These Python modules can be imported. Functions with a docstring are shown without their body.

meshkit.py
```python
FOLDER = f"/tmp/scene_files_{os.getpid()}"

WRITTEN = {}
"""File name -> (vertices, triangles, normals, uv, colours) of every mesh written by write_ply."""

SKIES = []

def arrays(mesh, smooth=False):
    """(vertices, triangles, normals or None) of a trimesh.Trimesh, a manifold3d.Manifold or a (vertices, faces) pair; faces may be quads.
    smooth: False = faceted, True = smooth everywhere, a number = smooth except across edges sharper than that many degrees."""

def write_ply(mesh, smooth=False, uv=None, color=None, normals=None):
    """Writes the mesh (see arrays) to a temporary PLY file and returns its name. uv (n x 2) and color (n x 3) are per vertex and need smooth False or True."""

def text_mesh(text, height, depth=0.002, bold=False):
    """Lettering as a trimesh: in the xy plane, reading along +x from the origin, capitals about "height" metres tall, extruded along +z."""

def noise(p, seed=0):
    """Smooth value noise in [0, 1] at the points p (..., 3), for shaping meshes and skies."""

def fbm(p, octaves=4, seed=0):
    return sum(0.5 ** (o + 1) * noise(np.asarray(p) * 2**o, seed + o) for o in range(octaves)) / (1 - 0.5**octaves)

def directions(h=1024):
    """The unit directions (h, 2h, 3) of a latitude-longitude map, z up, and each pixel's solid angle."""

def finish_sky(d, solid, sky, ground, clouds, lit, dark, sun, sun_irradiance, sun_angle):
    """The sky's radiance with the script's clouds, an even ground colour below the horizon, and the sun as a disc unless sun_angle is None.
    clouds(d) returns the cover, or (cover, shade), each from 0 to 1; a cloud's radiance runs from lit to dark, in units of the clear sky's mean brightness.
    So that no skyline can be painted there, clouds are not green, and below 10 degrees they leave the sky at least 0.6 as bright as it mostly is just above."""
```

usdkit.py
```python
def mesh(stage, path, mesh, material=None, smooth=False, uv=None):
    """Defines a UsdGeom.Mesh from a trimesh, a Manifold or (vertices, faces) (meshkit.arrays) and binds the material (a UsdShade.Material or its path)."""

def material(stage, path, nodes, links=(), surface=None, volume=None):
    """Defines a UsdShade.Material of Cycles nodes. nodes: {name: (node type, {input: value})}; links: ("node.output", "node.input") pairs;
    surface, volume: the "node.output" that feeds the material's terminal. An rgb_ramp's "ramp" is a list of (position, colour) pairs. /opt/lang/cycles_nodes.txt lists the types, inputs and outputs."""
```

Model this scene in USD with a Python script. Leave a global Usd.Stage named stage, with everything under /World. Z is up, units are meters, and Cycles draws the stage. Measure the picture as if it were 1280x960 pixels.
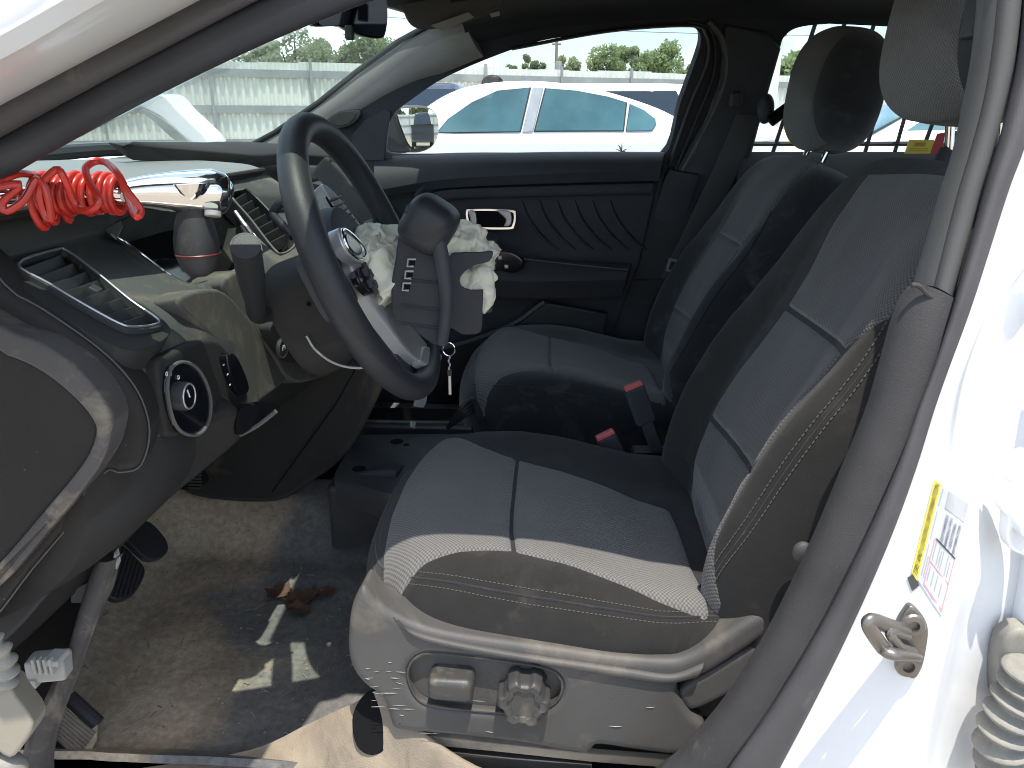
import math, random
import numpy as np, trimesh, manifold3d as m3, shapely
from shapely.geometry import Polygon, Point, LineString
from scipy.spatial import Delaunay
import usdkit, meshkit
from pxr import Usd, UsdGeom, UsdLux, UsdShade, Gf, Sdf, Vt

A = np.array
stage = Usd.Stage.CreateInMemory()
UsdGeom.SetStageUpAxis(stage, UsdGeom.Tokens.z); UsdGeom.SetStageMetersPerUnit(stage, 1.0)
UsdGeom.Xform.Define(stage, '/World'); UsdGeom.Scope.Define(stage, '/World/Looks')

# ---------------------------------------------------------------- camera, sky, sun, exposure
CAM, YAW, PITCH, FPX = A([0, -1.45, 1.13]), math.radians(3.0), math.radians(19.1), 967.0
EXPOSURE = 1.15
SUN = A([0.55, -1.0, 5.0]); SUN = SUN / np.linalg.norm(SUN)
SUN_I, SKY_I = 0.80, 0.125
FW = A([-math.sin(YAW) * math.cos(PITCH), math.cos(YAW) * math.cos(PITCH), -math.sin(PITCH)])
RT = A([math.cos(YAW), math.sin(YAW), 0.0]); UP = np.cross(RT, FW)
cam = UsdGeom.Camera.Define(stage, '/World/camera')
M = Gf.Matrix4d(*RT, 0, *UP, 0, *(-FW), 0, *CAM, 1)
cam.AddTransformOp().Set(M)
cam.CreateHorizontalApertureAttr(36.0); cam.CreateVerticalApertureAttr(27.0)
cam.CreateFocalLengthAttr(36.0 * FPX / 1280); cam.CreateClippingRangeAttr(Gf.Vec2f(0.02, 2000))
cam.CreateFStopAttr(0.0); cam.CreateExposureAttr(EXPOSURE)

sun = UsdLux.DistantLight.Define(stage, '/World/sun')
zx = np.cross([0, 1, 0], SUN); zx /= np.linalg.norm(zx); zy = np.cross(SUN, zx)
sun.AddTransformOp().Set(Gf.Matrix4d(*zx, 0, *zy, 0, *SUN, 0, 0, 0, 10, 1))
sun.CreateIntensityAttr(SUN_I); sun.CreateAngleAttr(0.5); sun.CreateNormalizeAttr(True); sun.CreateColorAttr(Gf.Vec3f(1, .945, .85))

EL, RO = math.asin(SUN[2]), math.atan2(SUN[0], SUN[1])
skymat = usdkit.material(stage, '/World/Looks/sky', {
    'sky': ('sky_texture', {'sky_type': 'single_scattering', 'sun_disc': False, 'sun_elevation': EL, 'sun_rotation': RO, 'aerosol_density': 1.5}),
    'tc': ('texture_coordinate', {}), 'mp': ('mapping', {'scale': (1.0, 1.0, 2.6)}),
    'n': ('noise_texture', {'scale': 2.6, 'detail': 8.0, 'roughness': 0.58, 'distortion': 0.4}),
    'r': ('rgb_ramp', {'ramp': [(0.46, (0, 0, 0)), (0.66, (1, 1, 1))]}),
    'n2': ('noise_texture', {'scale': 6.0, 'detail': 6.0}),
    'r2': ('rgb_ramp', {'ramp': [(0.3, (7.5, 8.4, 9.6)), (0.65, (12.0, 12.8, 13.8))]}),
    'mx': ('mix', {'mix_type': 'mix'}), 'bg': ('background_shader', {'strength': SKY_I})},
    [('tc.generated', 'mp.vector'), ('mp.vector', 'n.vector'), ('mp.vector', 'n2.vector'), ('n.fac', 'r.fac'), ('r.color', 'mx.fac'), ('n2.fac', 'r2.fac'),
     ('sky.color', 'mx.color1'), ('r2.color', 'mx.color2'), ('mx.color', 'bg.color')], surface='bg.background')
dome = UsdLux.DomeLight.Define(stage, '/World/sky')
UsdShade.MaterialBindingAPI.Apply(dome.GetPrim()).Bind(skymat)
dome.GetPrim().SetCustomDataByKey('kind', 'structure')

# ---------------------------------------------------------------- pixel -> point on a real plane
def ray(px, py):
    return FW + RT * (px - 640) / FPX - UP * (py - 480) / FPX
def P(px, py, x=None, y=None, z=None):
    r = ray(px, py); k, v = (0, x) if x is not None else (1, y) if y is not None else (2, z)
    return CAM + r * ((v - CAM[k]) / r[k])
def PN(px, py, p0, n):
    r = ray(px, py); return CAM + r * (np.dot(A(p0) - CAM, n) / np.dot(r, n))
def PY(pts, y=None):
    """list of (px,py,y) or (px,py) with common y -> points"""
    return A([P(q[0], q[1], y=(q[2] if len(q) > 2 else y)) for q in pts])
def unit(v):
    v = A(v, float); return v / np.linalg.norm(v)

# ---------------------------------------------------------------- scene tree
used = {}
def free(parent, name):
    k = (parent, name); n = used.get(k, -1) + 1; used[k] = n
    return name if n == 0 else f'{name}_{n:03d}'
def setdata(p, **kw):
    for k, v in kw.items():
        if v: p.SetCustomDataByKey(k, v)
def thing(name, label, cat, loc=(0, 0, 0), rz=0, group=None):
    path = '/World/' + free('/World', name)
    x = UsdGeom.Xform.Define(stage, path); x.AddTranslateOp().Set(Gf.Vec3d(*map(float, loc)))
    if rz: x.AddRotateZOp().Set(float(rz))
    setdata(x.GetPrim(), label=label, category=cat, group=group)
    return path
def obj(parent, name, mesh, mat, smooth=35, label=None, kind=None, **kw):
    if isinstance(smooth, str): smooth, label = 35, smooth
    if isinstance(mesh, list): mesh = trimesh.util.concatenate([tm(q) for q in mesh])
    path = parent + '/' + free(parent, name)
    uv = mesh.metadata.get('uv') if isinstance(mesh, trimesh.Trimesh) else None
    m = usdkit.mesh(stage, path, mesh, MAT[mat], smooth=True if uv is not None else smooth, uv=uv)
    m.CreateDoubleSidedAttr(True)
    setdata(m.GetPrim(), label=label, kind=kind, **kw)
    return path
def single(name, mesh, mat, label, cat, group=None, smooth=35):
    p = obj('/World', name, mesh, mat, smooth, label=label); pr = stage.GetPrimAtPath(p)
    setdata(pr, category=cat, group=group); return p
def dup(src, name, loc, rz=0, label=None, cat=None, group=None, scale=None):
    path = '/World/' + free('/World', name)
    x = UsdGeom.Xform.Define(stage, path); pr = x.GetPrim()
    pr.GetReferences().AddInternalReference(src); pr.SetInstanceable(True)
    x.ClearXformOpOrder()
    x.AddTranslateOp().Set(Gf.Vec3d(*map(float, loc))); x.AddRotateZOp(UsdGeom.XformOp.PrecisionFloat).Set(float(rz))
    if scale is not None: x.AddScaleOp().Set(Gf.Vec3f(*map(float, scale)))
    setdata(pr, label=label, category=cat, group=group); return path

# ---------------------------------------------------------------- mesh tools
def tm(x):
    if isinstance(x, trimesh.Trimesh): return x
    if hasattr(x, 'to_mesh'):
        m = x.to_mesh(); return trimesh.Trimesh(m.vert_properties[:, :3], m.tri_verts, process=False)
    v, f = A(x[0], float), A(x[1], int)
    if f.shape[1] == 4: f = np.vstack([f[:, [0, 1, 2]], f[:, [0, 2, 3]]])
    return trimesh.Trimesh(v, f, process=False)
def man(x):
    t = tm(x).copy(); t.merge_vertices(); trimesh.repair.fix_normals(t)
    return m3.Manifold(m3.Mesh(t.vertices.astype(np.float32), t.faces.astype(np.uint32)))
def cr(p, n=8, closed=False):
    """Catmull-Rom through the rows of p, n samples per span"""
    p = A(p, float); N = len(p)
    if closed: q = np.vstack([p[-1:], p, p[:2]]); spans = N
    else: q = np.vstack([2 * p[:1] - p[1:2], p, 2 * p[-1:] - p[-2:-1]]); spans = N - 1
    t = (np.arange(n) / n)[:, None]; out = []
    for i in range(spans):
        a, b, c, d = q[i:i + 4]
        out.append(.5 * (2 * b + (c - a) * t + (2 * a - 5 * b + 4 * c - d) * t ** 2 + (3 * b - a - 3 * c + d) * t ** 3))
    r = np.vstack(out)
    return r if closed else np.vstack([r, p[-1:]])
def resample(p, n, closed=False):
    p = A(p, float)
    if closed: p = np.vstack([p, p[:1]])
    s = np.r_[0, np.cumsum(np.linalg.norm(np.diff(p, axis=0), axis=1))]
    t = np.linspace(0, s[-1], n, endpoint=not closed)
    return np.stack([np.interp(t, s, p[:, k]) for k in range(p.shape[1])], 1)
def loft(rings, caps=True, closed_u=False):
    rings = A(rings); m, n = rings.shape[:2]; v = rings.reshape(-1, 3); f = []
    R = m if closed_u else m - 1
    i, j = np.meshgrid(np.arange(R), np.arange(n), indexing='ij'); i2, j2 = (i + 1) % m, (j + 1) % n
    f = np.stack([i * n + j, i * n + j2, i2 * n + j2, i2 * n + j], -1).reshape(-1, 4)
    f = np.vstack([f[:, [0, 1, 2]], f[:, [0, 2, 3]]])
    if caps and not closed_u:
        c0, c1 = len(v), len(v) + 1; v = np.vstack([v, rings[0].mean(0), rings[-1].mean(0)]); J = np.arange(n); J2 = (J + 1) % n
        f = np.vstack([f, np.stack([J2, J, J * 0 + c0], 1), np.stack([(m - 1) * n + J, (m - 1) * n + J2, J * 0 + c1], 1)])
    t = trimesh.Trimesh(v, f, process=False); return t
def tube(pts, r, n=12, closed=False, smooth=0, flat=1.0):
    pts = A(pts, float)
    if smooth: pts = cr(pts, smooth, closed)
    N = len(pts); r = np.broadcast_to(r, (N,)) if np.ndim(r) == 0 else np.interp(np.linspace(0, 1, N), np.linspace(0, 1, len(r)), r)
    t = np.roll(pts, -1, 0) - np.roll(pts, 1, 0)
    if not closed: t[0] = pts[1] - pts[0]; t[-1] = pts[-1] - pts[-2]
    t /= np.linalg.norm(t, axis=1, keepdims=True) + 1e-12
    u = np.cross(t[0], [0, 0, 1.0]);
    if np.linalg.norm(u) < .1: u = np.cross(t[0], [1.0, 0, 0])
    u = unit(u); rings = []
    ang = np.linspace(0, 2 * np.pi, n, endpoint=False)
    for k in range(N):
        u = unit(u - t[k] * np.dot(u, t[k])); w = np.cross(t[k], u)
        rings.append(pts[k] + r[k] * (np.cos(ang)[:, None] * u + flat * np.sin(ang)[:, None] * w))
    return loft(rings, caps=not closed, closed_u=closed)
def box(sz, c=(0, 0, 0), r=0.0, R=None):
    sz = A(sz, float)
    if r:
        r = min(r, sz.min() * .45); h = sz / 2 - r; sp = m3.Manifold.sphere(r, 12)
        t = tm(m3.Manifold.batch_hull([sp.translate([sx * h[0], sy * h[1], s * h[2]]) for sx in (-1, 1) for sy in (-1, 1) for s in (-1, 1)]))
    else: t = trimesh.creation.box(sz)
    T = np.eye(4)
    if R is not None: T[:3, :3] = A(R).T
    T[:3, 3] = c; t.apply_transform(T); return t
def frame(n, up=(0, 0, 1)):
    """rows: e1 (right), e2 (up), n"""
    n = unit(n); e1 = np.cross(up, n)
    if np.linalg.norm(e1) < 1e-3: e1 = A([1.0, 0, 0])
    e1 = unit(e1); return A([e1, np.cross(n, e1), n])
def disc(c, n, r, h, seg=32, r2=None, bev=0.15):
    """capped cylinder from c along n, rounded far edge"""
    F = frame(n); a = np.linspace(0, 2 * np.pi, seg, endpoint=False); ring = np.cos(a)[:, None] * F[0] + np.sin(a)[:, None] * F[1]
    r2 = r if r2 is None else r2; b = bev * min(r2, abs(h)); c = A(c, float); rows = [(r, 0)]
    for k in range(4):
        t = k / 3 * math.pi / 2; rows.append((r2 - b + b * math.cos(t), h - b + b * math.sin(t)))
    return loft([c + F[2] * q + ring * p for p, q in rows])
def lathe(prof, c, n, seg=32):
    F = frame(n); a = np.linspace(0, 2 * np.pi, seg, endpoint=False); ring = np.cos(a)[:, None] * F[0] + np.sin(a)[:, None] * F[1]
    return loft([A(c) + F[2] * q + ring * max(p, 1e-5) for p, q in prof])
def ear(contours):
    """triangulate contours (outer first) -> verts 2D, faces"""
    import mapbox_earcut
    v = np.vstack(contours).astype(np.float64); ends = np.cumsum([len(c) for c in contours]).astype(np.uint32)
    f = mapbox_earcut.triangulate_float64(v, ends).reshape(-1, 3)
    return v, f.astype(int)
def ccw(p, want=True):
    a = .5 * np.sum(p[:, 0] * np.roll(p[:, 1], -1) - np.roll(p[:, 0], -1) * p[:, 1]); return p if (a > 0) == want else p[::-1]
def inset(p, d):
    """move a ccw contour inwards (to its left) by d"""
    t = np.roll(p, -1, 0) - np.roll(p, 1, 0); L = np.linalg.norm(t, axis=1, keepdims=True) + 1e-12; t = t / L
    q = p + np.stack([-t[:, 1], t[:, 0]], 1) * d
    if d <= 0: return q
    hole = (.5 * np.sum(p[:, 0] * np.roll(p[:, 1], -1) - np.roll(p[:, 0], -1) * p[:, 1])) < 0; g = Polygon(p).buffer(0).buffer(d if hole else -d)
    if g.is_empty: return q
    ln = max(getattr(g, 'geoms', [g]), key=lambda k: k.area).exterior; r = shapely.get_coordinates(shapely.line_interpolate_point(ln, shapely.line_locate_point(ln, shapely.points(q))))
    return r + (q - r) * 1e-4
def prism(pts3, thick, n=None, r=0.0, holes=(), step=None, steps=4):
    """outline on a plane (3D pts), front face on the plane, body going back by thick away from n (n faces the camera by default)"""
    pts3 = A(pts3, float); c = pts3.mean(0)
    if n is None:
        n = np.linalg.svd(pts3 - c)[2][2]
        if np.dot(n, CAM - c) < 0: n = -n
    n = unit(n); F = frame(n)
    to2 = lambda q: (A(q) - c) @ F[:2].T
    cs = [ccw(to2(pts3), True)] + [ccw(to2(h), False) for h in holes]
    if step: cs = [resample(q, max(8, int(np.linalg.norm(np.diff(np.vstack([q, q[:1]]), axis=0), axis=1).sum() / step)), True) for q in cs]
    prof = [(r * 1.3, 0)] + [(r * (1 - math.sin(t)), r * (1 - math.cos(t))) for t in np.linspace(0, math.pi / 2, steps + 1)] if r else [(0, 0)]
    prof.append((0, thick)); V, Fc = [], []; off = 0
    rows = [[inset(q, d) for d, _ in prof] for q in cs]
    v2, tri = ear([q[0] for q in rows]); e = lambda q, h: c + q @ F[:2] - F[2] * h
    V.append(e(v2, 0)); Fc.append(tri); off = len(v2)
    vb, trib = ear([q[-1] for q in rows]); V.append(e(vb, thick)); Fc.append(trib[:, ::-1] + off); off += len(vb)
    for q in rows:
        k = len(q[0]); V += [e(q[i], prof[i][1]) for i in range(len(prof))]; J = np.arange(k); J2 = (J + 1) % k
        for i in range(len(prof) - 1):
            a, b = off + i * k, off + (i + 1) * k
            Fc += [np.stack([a + J, b + J, b + J2], 1), np.stack([a + J, b + J2, a + J2], 1)]
        off += k * len(prof)
    t = trimesh.Trimesh(np.vstack(V), np.vstack(Fc), process=False)
    t.merge_vertices(digits_vertex=6); return t
def sm(pts, n=6): return cr(pts, n, True)
def sheet(g, thick, nrm=None):
    """grid g (m,n,3) of points -> closed shell going back by thick (front faces the camera-ish normal)"""
    g = A(g, float); m, n = g.shape[:2]
    du = np.gradient(g, axis=0); dv = np.gradient(g, axis=1); N = np.cross(du, dv); N /= np.linalg.norm(N, axis=2, keepdims=True) + 1e-12
    want = CAM - g.reshape(-1, 3).mean(0) if nrm is None else A(nrm)
    if (N.reshape(-1, 3) @ want).sum() < 0: g = g[:, ::-1]; N = -N[:, ::-1]
    b = g - N * thick; i, j = np.meshgrid(np.arange(m - 1), np.arange(n - 1), indexing='ij'); K = m * n
    q = np.stack([i * n + j, (i + 1) * n + j, (i + 1) * n + j + 1, i * n + j + 1], -1).reshape(-1, 4)
    rim = [k for k in range(n)] + [k * n + n - 1 for k in range(1, m)] + [(m - 1) * n + k for k in range(n - 2, -1, -1)] + [k * n for k in range(m - 2, 0, -1)]
    rim = A(rim); r2 = np.roll(rim, -1)
    f = np.vstack([q, q[:, ::-1] + K, np.stack([rim, r2, r2 + K, rim + K], 1)])
    t = tm((np.vstack([g.reshape(-1, 3), b.reshape(-1, 3)]), f)); trimesh.repair.fix_normals(t); return t
def net(rows, nu=8, nv=8, thick=.004, nrm=None):
    """rows of control points -> smooth sheet"""
    g = A([cr(r, nv) for r in rows]); g = A([cr(g[:, k], nu) for k in range(g.shape[1])]).transpose(1, 0, 2)
    return sheet(g, thick, nrm)
def strip(L, R, bulge=.006, thick=.012, n=10, k=10, smooth=8, power=1.0, fn=None):
    """band between two polylines with a rounded cross-section; edges turned back"""
    L, R = (cr(A(q), smooth) if smooth else A(q) for q in (L, R)); mm = max(len(L), len(R)); L, R = resample(L, mm), resample(R, mm)
    along = np.gradient((L + R) / 2, axis=0); N = np.cross(along, R - L); N /= np.linalg.norm(N, axis=1, keepdims=True) + 1e-12
    if (N * (CAM - (L + R) / 2)).sum() < 0: N = -N
    t = np.linspace(0, 1, k + 1); h = (np.maximum(0, 1 - np.abs(2 * t - 1) ** 2.5)) ** power * bulge
    if fn is not None: h = h + A([fn(x) for x in t])
    rows = [L - N * thick] + [L * (1 - a) + R * a + N * b for a, b in zip(t, h)] + [R - N * thick]
    return loft(A(rows).transpose(1, 0, 2))
def ellipsoid(c, rad, R=None, p=2.0, n=40):
    """superellipsoid: larger p = boxier"""
    u, v = np.meshgrid(np.linspace(-np.pi / 2, np.pi / 2, n), np.linspace(-np.pi, np.pi, 2 * n, endpoint=False), indexing='ij')
    d = np.stack([np.cos(u) * np.cos(v), np.cos(u) * np.sin(v), np.sin(u)], -1)
    d = d / (np.abs(d) ** p).sum(-1, keepdims=True) ** (1 / p) * A(rad)
    if R is not None: d = d @ A(R)
    t = loft(d + A(c), caps=True); return t
def lerp(a, b, t): return A(a, float) * (1 - t) + A(b, float) * t
def rayhit(mesh, px, py):
    """first hit of the pixel's ray with a mesh"""
    o, d = CAM, ray(px, py); t = mesh.triangles; e1, e2 = t[:, 1] - t[:, 0], t[:, 2] - t[:, 0]
    h = np.cross(d, e2); a = (e1 * h).sum(1); a = np.where(np.abs(a) < 1e-12, 1e-12, a); s = o - t[:, 0]; u = (s * h).sum(1) / a
    q = np.cross(s, e1); v = (q @ d) / a; k = (e2 * q).sum(1) / a
    ok = (u >= -1e-6) & (v >= -1e-6) & (u + v <= 1 + 1e-6) & (k > .05)
    return o + d * k[ok].min() if ok.any() else None
def fitplane(mesh, pix):
    p = A([q for q in (rayhit(mesh, *x) for x in pix) if q is not None]); c = p.mean(0); n = np.linalg.svd(p - c)[2][2]
    return c, n if np.dot(n, CAM - c) > 0 else -n

# ---------------------------------------------------------------- materials
MAT = {}
def mat(name, col, rough=.5, metal=0., spec=.5, grain=None, var=None, dust=None, knit=None, coat=0., sheen=0., specks=None, extra=None, bumpk=1.0):
    """grain=(scale, strength) noise bump; var=(scale, amount) tone variation; dust=(colour, scale, lo, hi); knit=(scale, strength, rotation); specks=(colour, scale, threshold)"""
    nd = {'tc': ('texture_coordinate', {}), 'p': ('principled_bsdf', {'base_color': col, 'roughness': rough, 'metallic': metal, 'specular_ior_level': spec, 'coat_weight': coat, 'sheen_weight': sheen, 'sheen_roughness': .5})}
    ln = []; cur = None
    if var:
        nd['vn'] = ('noise_texture', {'scale': var[0], 'detail': 5.0, 'roughness': .6})
        nd['vr'] = ('rgb_ramp', {'ramp': [(.3, tuple(c * (1 - var[1]) for c in col)), (.7, tuple(min(1, c * (1 + var[1])) for c in col))]})
        ln += [('tc.object', 'vn.vector'), ('vn.fac', 'vr.fac')]; cur = 'vr.color'
    if knit:
        nd['km'] = ('mapping', {'rotation': knit[2]}); nd['kv'] = ('voronoi_texture', {'scale': knit[0], 'randomness': .10, 'dimensions': '3D' if name == 'mesh_grille' else '2D'})
        nd['kr'] = ('rgb_ramp', {'ramp': [(.18, (1, 1, 1)), (.62, (.44, .44, .44))]}); nd['kx'] = ('mix', {'mix_type': 'multiply', 'fac': 1.0, 'color1': col})
        ln += [('tc.object' if name == 'mesh_grille' else 'tc.UV', 'km.vector'), ('km.vector', 'kv.vector'), ('kv.distance', 'kr.fac'), ('kr.color', 'kx.color2')]
        if cur: ln.append((cur, 'kx.color1'))
        cur = 'kx.color'
    for i, d in enumerate(dust if isinstance(dust, list) else [dust] if dust else []):
        nd[f'dn{i}'] = ('noise_texture', {'scale': d[1], 'detail': 8.0, 'roughness': .65, 'distortion': .6}); nd[f'dr{i}'] = ('rgb_ramp', {'ramp': [(d[2], (0, 0, 0)), (d[3], (1, 1, 1))]})
        nd[f'dx{i}'] = ('mix', {'mix_type': 'mix', 'color1': col, 'color2': d[0]})
        ln += [('tc.object', f'dn{i}.vector'), (f'dn{i}.fac', f'dr{i}.fac'), (f'dr{i}.color', f'dx{i}.fac')]
        if cur: ln.append((cur, f'dx{i}.color1'))
        cur = f'dx{i}.color'
    if specks:
        nd['sv'] = ('voronoi_texture', {'scale': specks[1], 'randomness': 1.0}); nd['sr'] = ('rgb_ramp', {'ramp': [(specks[2], (1, 1, 1)), (specks[2] + .04, (0, 0, 0))]})
        nd['sx'] = ('mix', {'mix_type': 'mix', 'color1': col, 'color2': specks[0]})
        ln += [('tc.object', 'sv.vector'), ('sv.distance', 'sr.fac'), ('sr.color', 'sx.fac')]
        if cur: ln.append((cur, 'sx.color1'))
        cur = 'sx.color'
    if cur: ln.append((cur, 'p.base_color'))
    if knit:
        nd['kb'] = ('bump', {'strength': knit[1], 'distance': .0012, 'invert': True}); ln += [('kv.distance', 'kb.height'), ('kb.normal', 'p.normal')]
    elif grain:
        nd['gn'] = ('noise_texture', {'scale': grain[0], 'detail': 3.0}); nd['gb'] = ('bump', {'strength': grain[1], 'distance': .001 * bumpk})
        ln += [('tc.object', 'gn.vector'), ('gn.fac', 'gb.height'), ('gb.normal', 'p.normal')]
    MAT[name] = usdkit.material(stage, '/World/Looks/' + name, nd, ln, surface='p.BSDF')
def pane(name, tint, haze=.0, hazecol=(.6, .6, .58), ior=1.45):
    nd = {'t': ('transparent_bsdf', {'color': tint}), 'g': ('glossy_bsdf', {'color': (1, 1, 1), 'roughness': .01}), 'lw': ('layer_weight', {'blend': .5}), 'pw': ('math', {'math_type': 'power', 'value2': 5.0}), 'f': ('math', {'math_type': 'multiply_add', 'value2': .5, 'value3': .035}), 'm': ('mix_closure', {}),
          'd': ('diffuse_bsdf', {'color': hazecol}), 'tc': ('texture_coordinate', {}), 'n': ('noise_texture', {'scale': 5.0, 'detail': 6.0}), 'r': ('rgb_ramp', {'ramp': [(.3, (haze * .5,) * 3), (.75, (haze * 1.5,) * 3)]}), 'm2': ('mix_closure', {})}
    MAT[name] = usdkit.material(stage, '/World/Looks/' + name, nd, [('lw.facing', 'pw.value1'), ('pw.value', 'f.value1'), ('f.value', 'm.fac'), ('t.BSDF', 'm.closure1'), ('g.BSDF', 'm.closure2'), ('tc.object', 'n.vector'), ('n.fac', 'r.fac'), ('r.color', 'm2.fac'), ('m.closure', 'm2.closure1'), ('d.BSDF', 'm2.closure2')], surface='m2.closure')

TAN = (.30, .25, .18)
mat('white_paint', (.68, .69, .70), .3, coat=.25, grain=(900, .02))
mat('black_trim', (.033, .035, .040), .6, spec=.3, grain=(1400, .35), var=(9, .15))
mat('headliner', (.032, .034, .040), .95, grain=(700, .3), spec=.2)
mat('grey_trim', (.09, .09, .088), .68, spec=.25, grain=(1100, .35), var=(6, .1))
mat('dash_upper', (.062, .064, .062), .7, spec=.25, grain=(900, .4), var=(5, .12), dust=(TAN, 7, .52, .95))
mat('pillar_light', (.20, .19, .18), .7, spec=.25, grain=(1100, .35), var=(6, .12))
mat('pillar_grey', (.068, .068, .067), .62, spec=.3, grain=(900, .3), var=(6, .1))
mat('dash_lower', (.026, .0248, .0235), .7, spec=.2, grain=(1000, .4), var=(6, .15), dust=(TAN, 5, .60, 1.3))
mat('dash_top', (.15, .155, .15), .55, grain=(900, .35), var=(5, .1), dust=(TAN, 7, .55, 1.0))
mat('end_plastic', (.024, .022, .0205), .7, spec=.18, grain=(1000, .4), var=(6, .15), dust=(TAN, 9, .64, 1.5), specks=((.15, .135, .11), 75, .025))
mat('dash_dusty', (.078, .075, .067), .75, spec=.2, grain=(1000, .3), var=(6, .12), dust=(TAN, 9, .5, .95))
mat('dark_plastic', (.030, .030, .033), .55, spec=.3, grain=(1200, .25), var=(8, .2))
mat('pillar_plastic', (.036, .035, .036), .6, spec=.3, grain=(700, .6), var=(14, .2), dust=(TAN, 12, .62, 1.2), specks=((.13, .12, .105), 420, .08))
mat('seat_plastic', (.060, .058, .056), .55, spec=.35, grain=(900, .4), var=(7, .15), dust=[(TAN, 5.5, .54, 1.05), ((.42, .36, .27), 38, .70, .85)])
mat('knob_plastic', (.040, .039, .038), .45, spec=.4, grain=(900, .3), dust=(TAN, 14, .5, .95))
mat('rubber_seal', (.052, .050, .053), .6, grain=(1500, .5), var=(10, .15), dust=(TAN, 20, .62, 1.1))
mat('black_rubber', (.010, .010, .010), .6, grain=(300, .2))
mat('leather_black', (.018, .0185, .0205), .5, spec=.35, grain=(520, .25), var=(7, .2))
mat('fabric_black', (.017, .018, .020), .9, spec=.2, grain=(700, .9), var=(10, .2), sheen=.25, dust=((.14, .125, .10), 16, .55, 1.1))
mat('fabric_bolster', (.021, .0205, .020), .92, spec=.12, grain=(1700, .7), var=(12, .18), sheen=.1, dust=((.09, .084, .074), 15, .55, 1.2))
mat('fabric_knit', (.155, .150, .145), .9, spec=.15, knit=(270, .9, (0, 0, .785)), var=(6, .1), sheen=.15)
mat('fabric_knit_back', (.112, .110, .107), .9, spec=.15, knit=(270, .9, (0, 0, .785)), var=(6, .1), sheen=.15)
mat('thread', (.085, .077, .068), .9)
mat('chrome', (.85, .85, .86), .08, metal=1.0, grain=(60, .03))
mat('satin_silver', (.42, .42, .42), .32, metal=.7, var=(8, .1))
mat('silver_paint', (.30, .295, .29), .40, metal=.25, grain=(900, .1))
mat('bare_steel', (.20, .185, .165), .38, metal=.85, grain=(200, .2), dust=((.22, .15, .08), 40, .62, .85))
mat('gloss_black', (.004, .004, .005), .08, spec=.5)
mat('matte_black', (.006, .006, .007), .8, spec=.1)
mat('vent_black', (.018, .0178, .0175), .5, grain=(900, .2))
mat('white_mark', (.75, .75, .73), .5)
mat('red_cord', (.40, .022, .014), .32, spec=.5, coat=.15, var=(30, .2))
mat('red_ring', (.16, .018, .02), .4)
mat('grip_black', (.022, .021, .022), .6, grain=(600, .3), dust=(TAN, 15, .55, 1.2))
mat('buckle_red', (.55, .11, .11), .4)
mat('webbing', (.048, .048, .050), .8, spec=.2, grain=(900, .8))
mat('airbag_cloth', (.60, .585, .47), .85, spec=.2, grain=(500, .4), var=(14, .08))
mat('carpet', (.030, .029, .028), .95, spec=.1, grain=(350, 1.0), bumpk=3, dust=(TAN, 6, .5, .9))
mat('kick_plastic', (.060, .055, .053), .6, spec=.3, grain=(500, .5), var=(8, .2), dust=(TAN, 22, .52, .9))
mat('metal_dark', (.030, .031, .033), .4, metal=.0, var=(8, .2), dust=(TAN, 7, .6, 1.1))
mat('sill_plastic', (.17, .14, .105), .65, grain=(500, .7), var=(8, .25), dust=[((.36, .29, .20), 6, .38, .75), ((.10, .075, .05), 19, .60, .80)])
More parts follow.
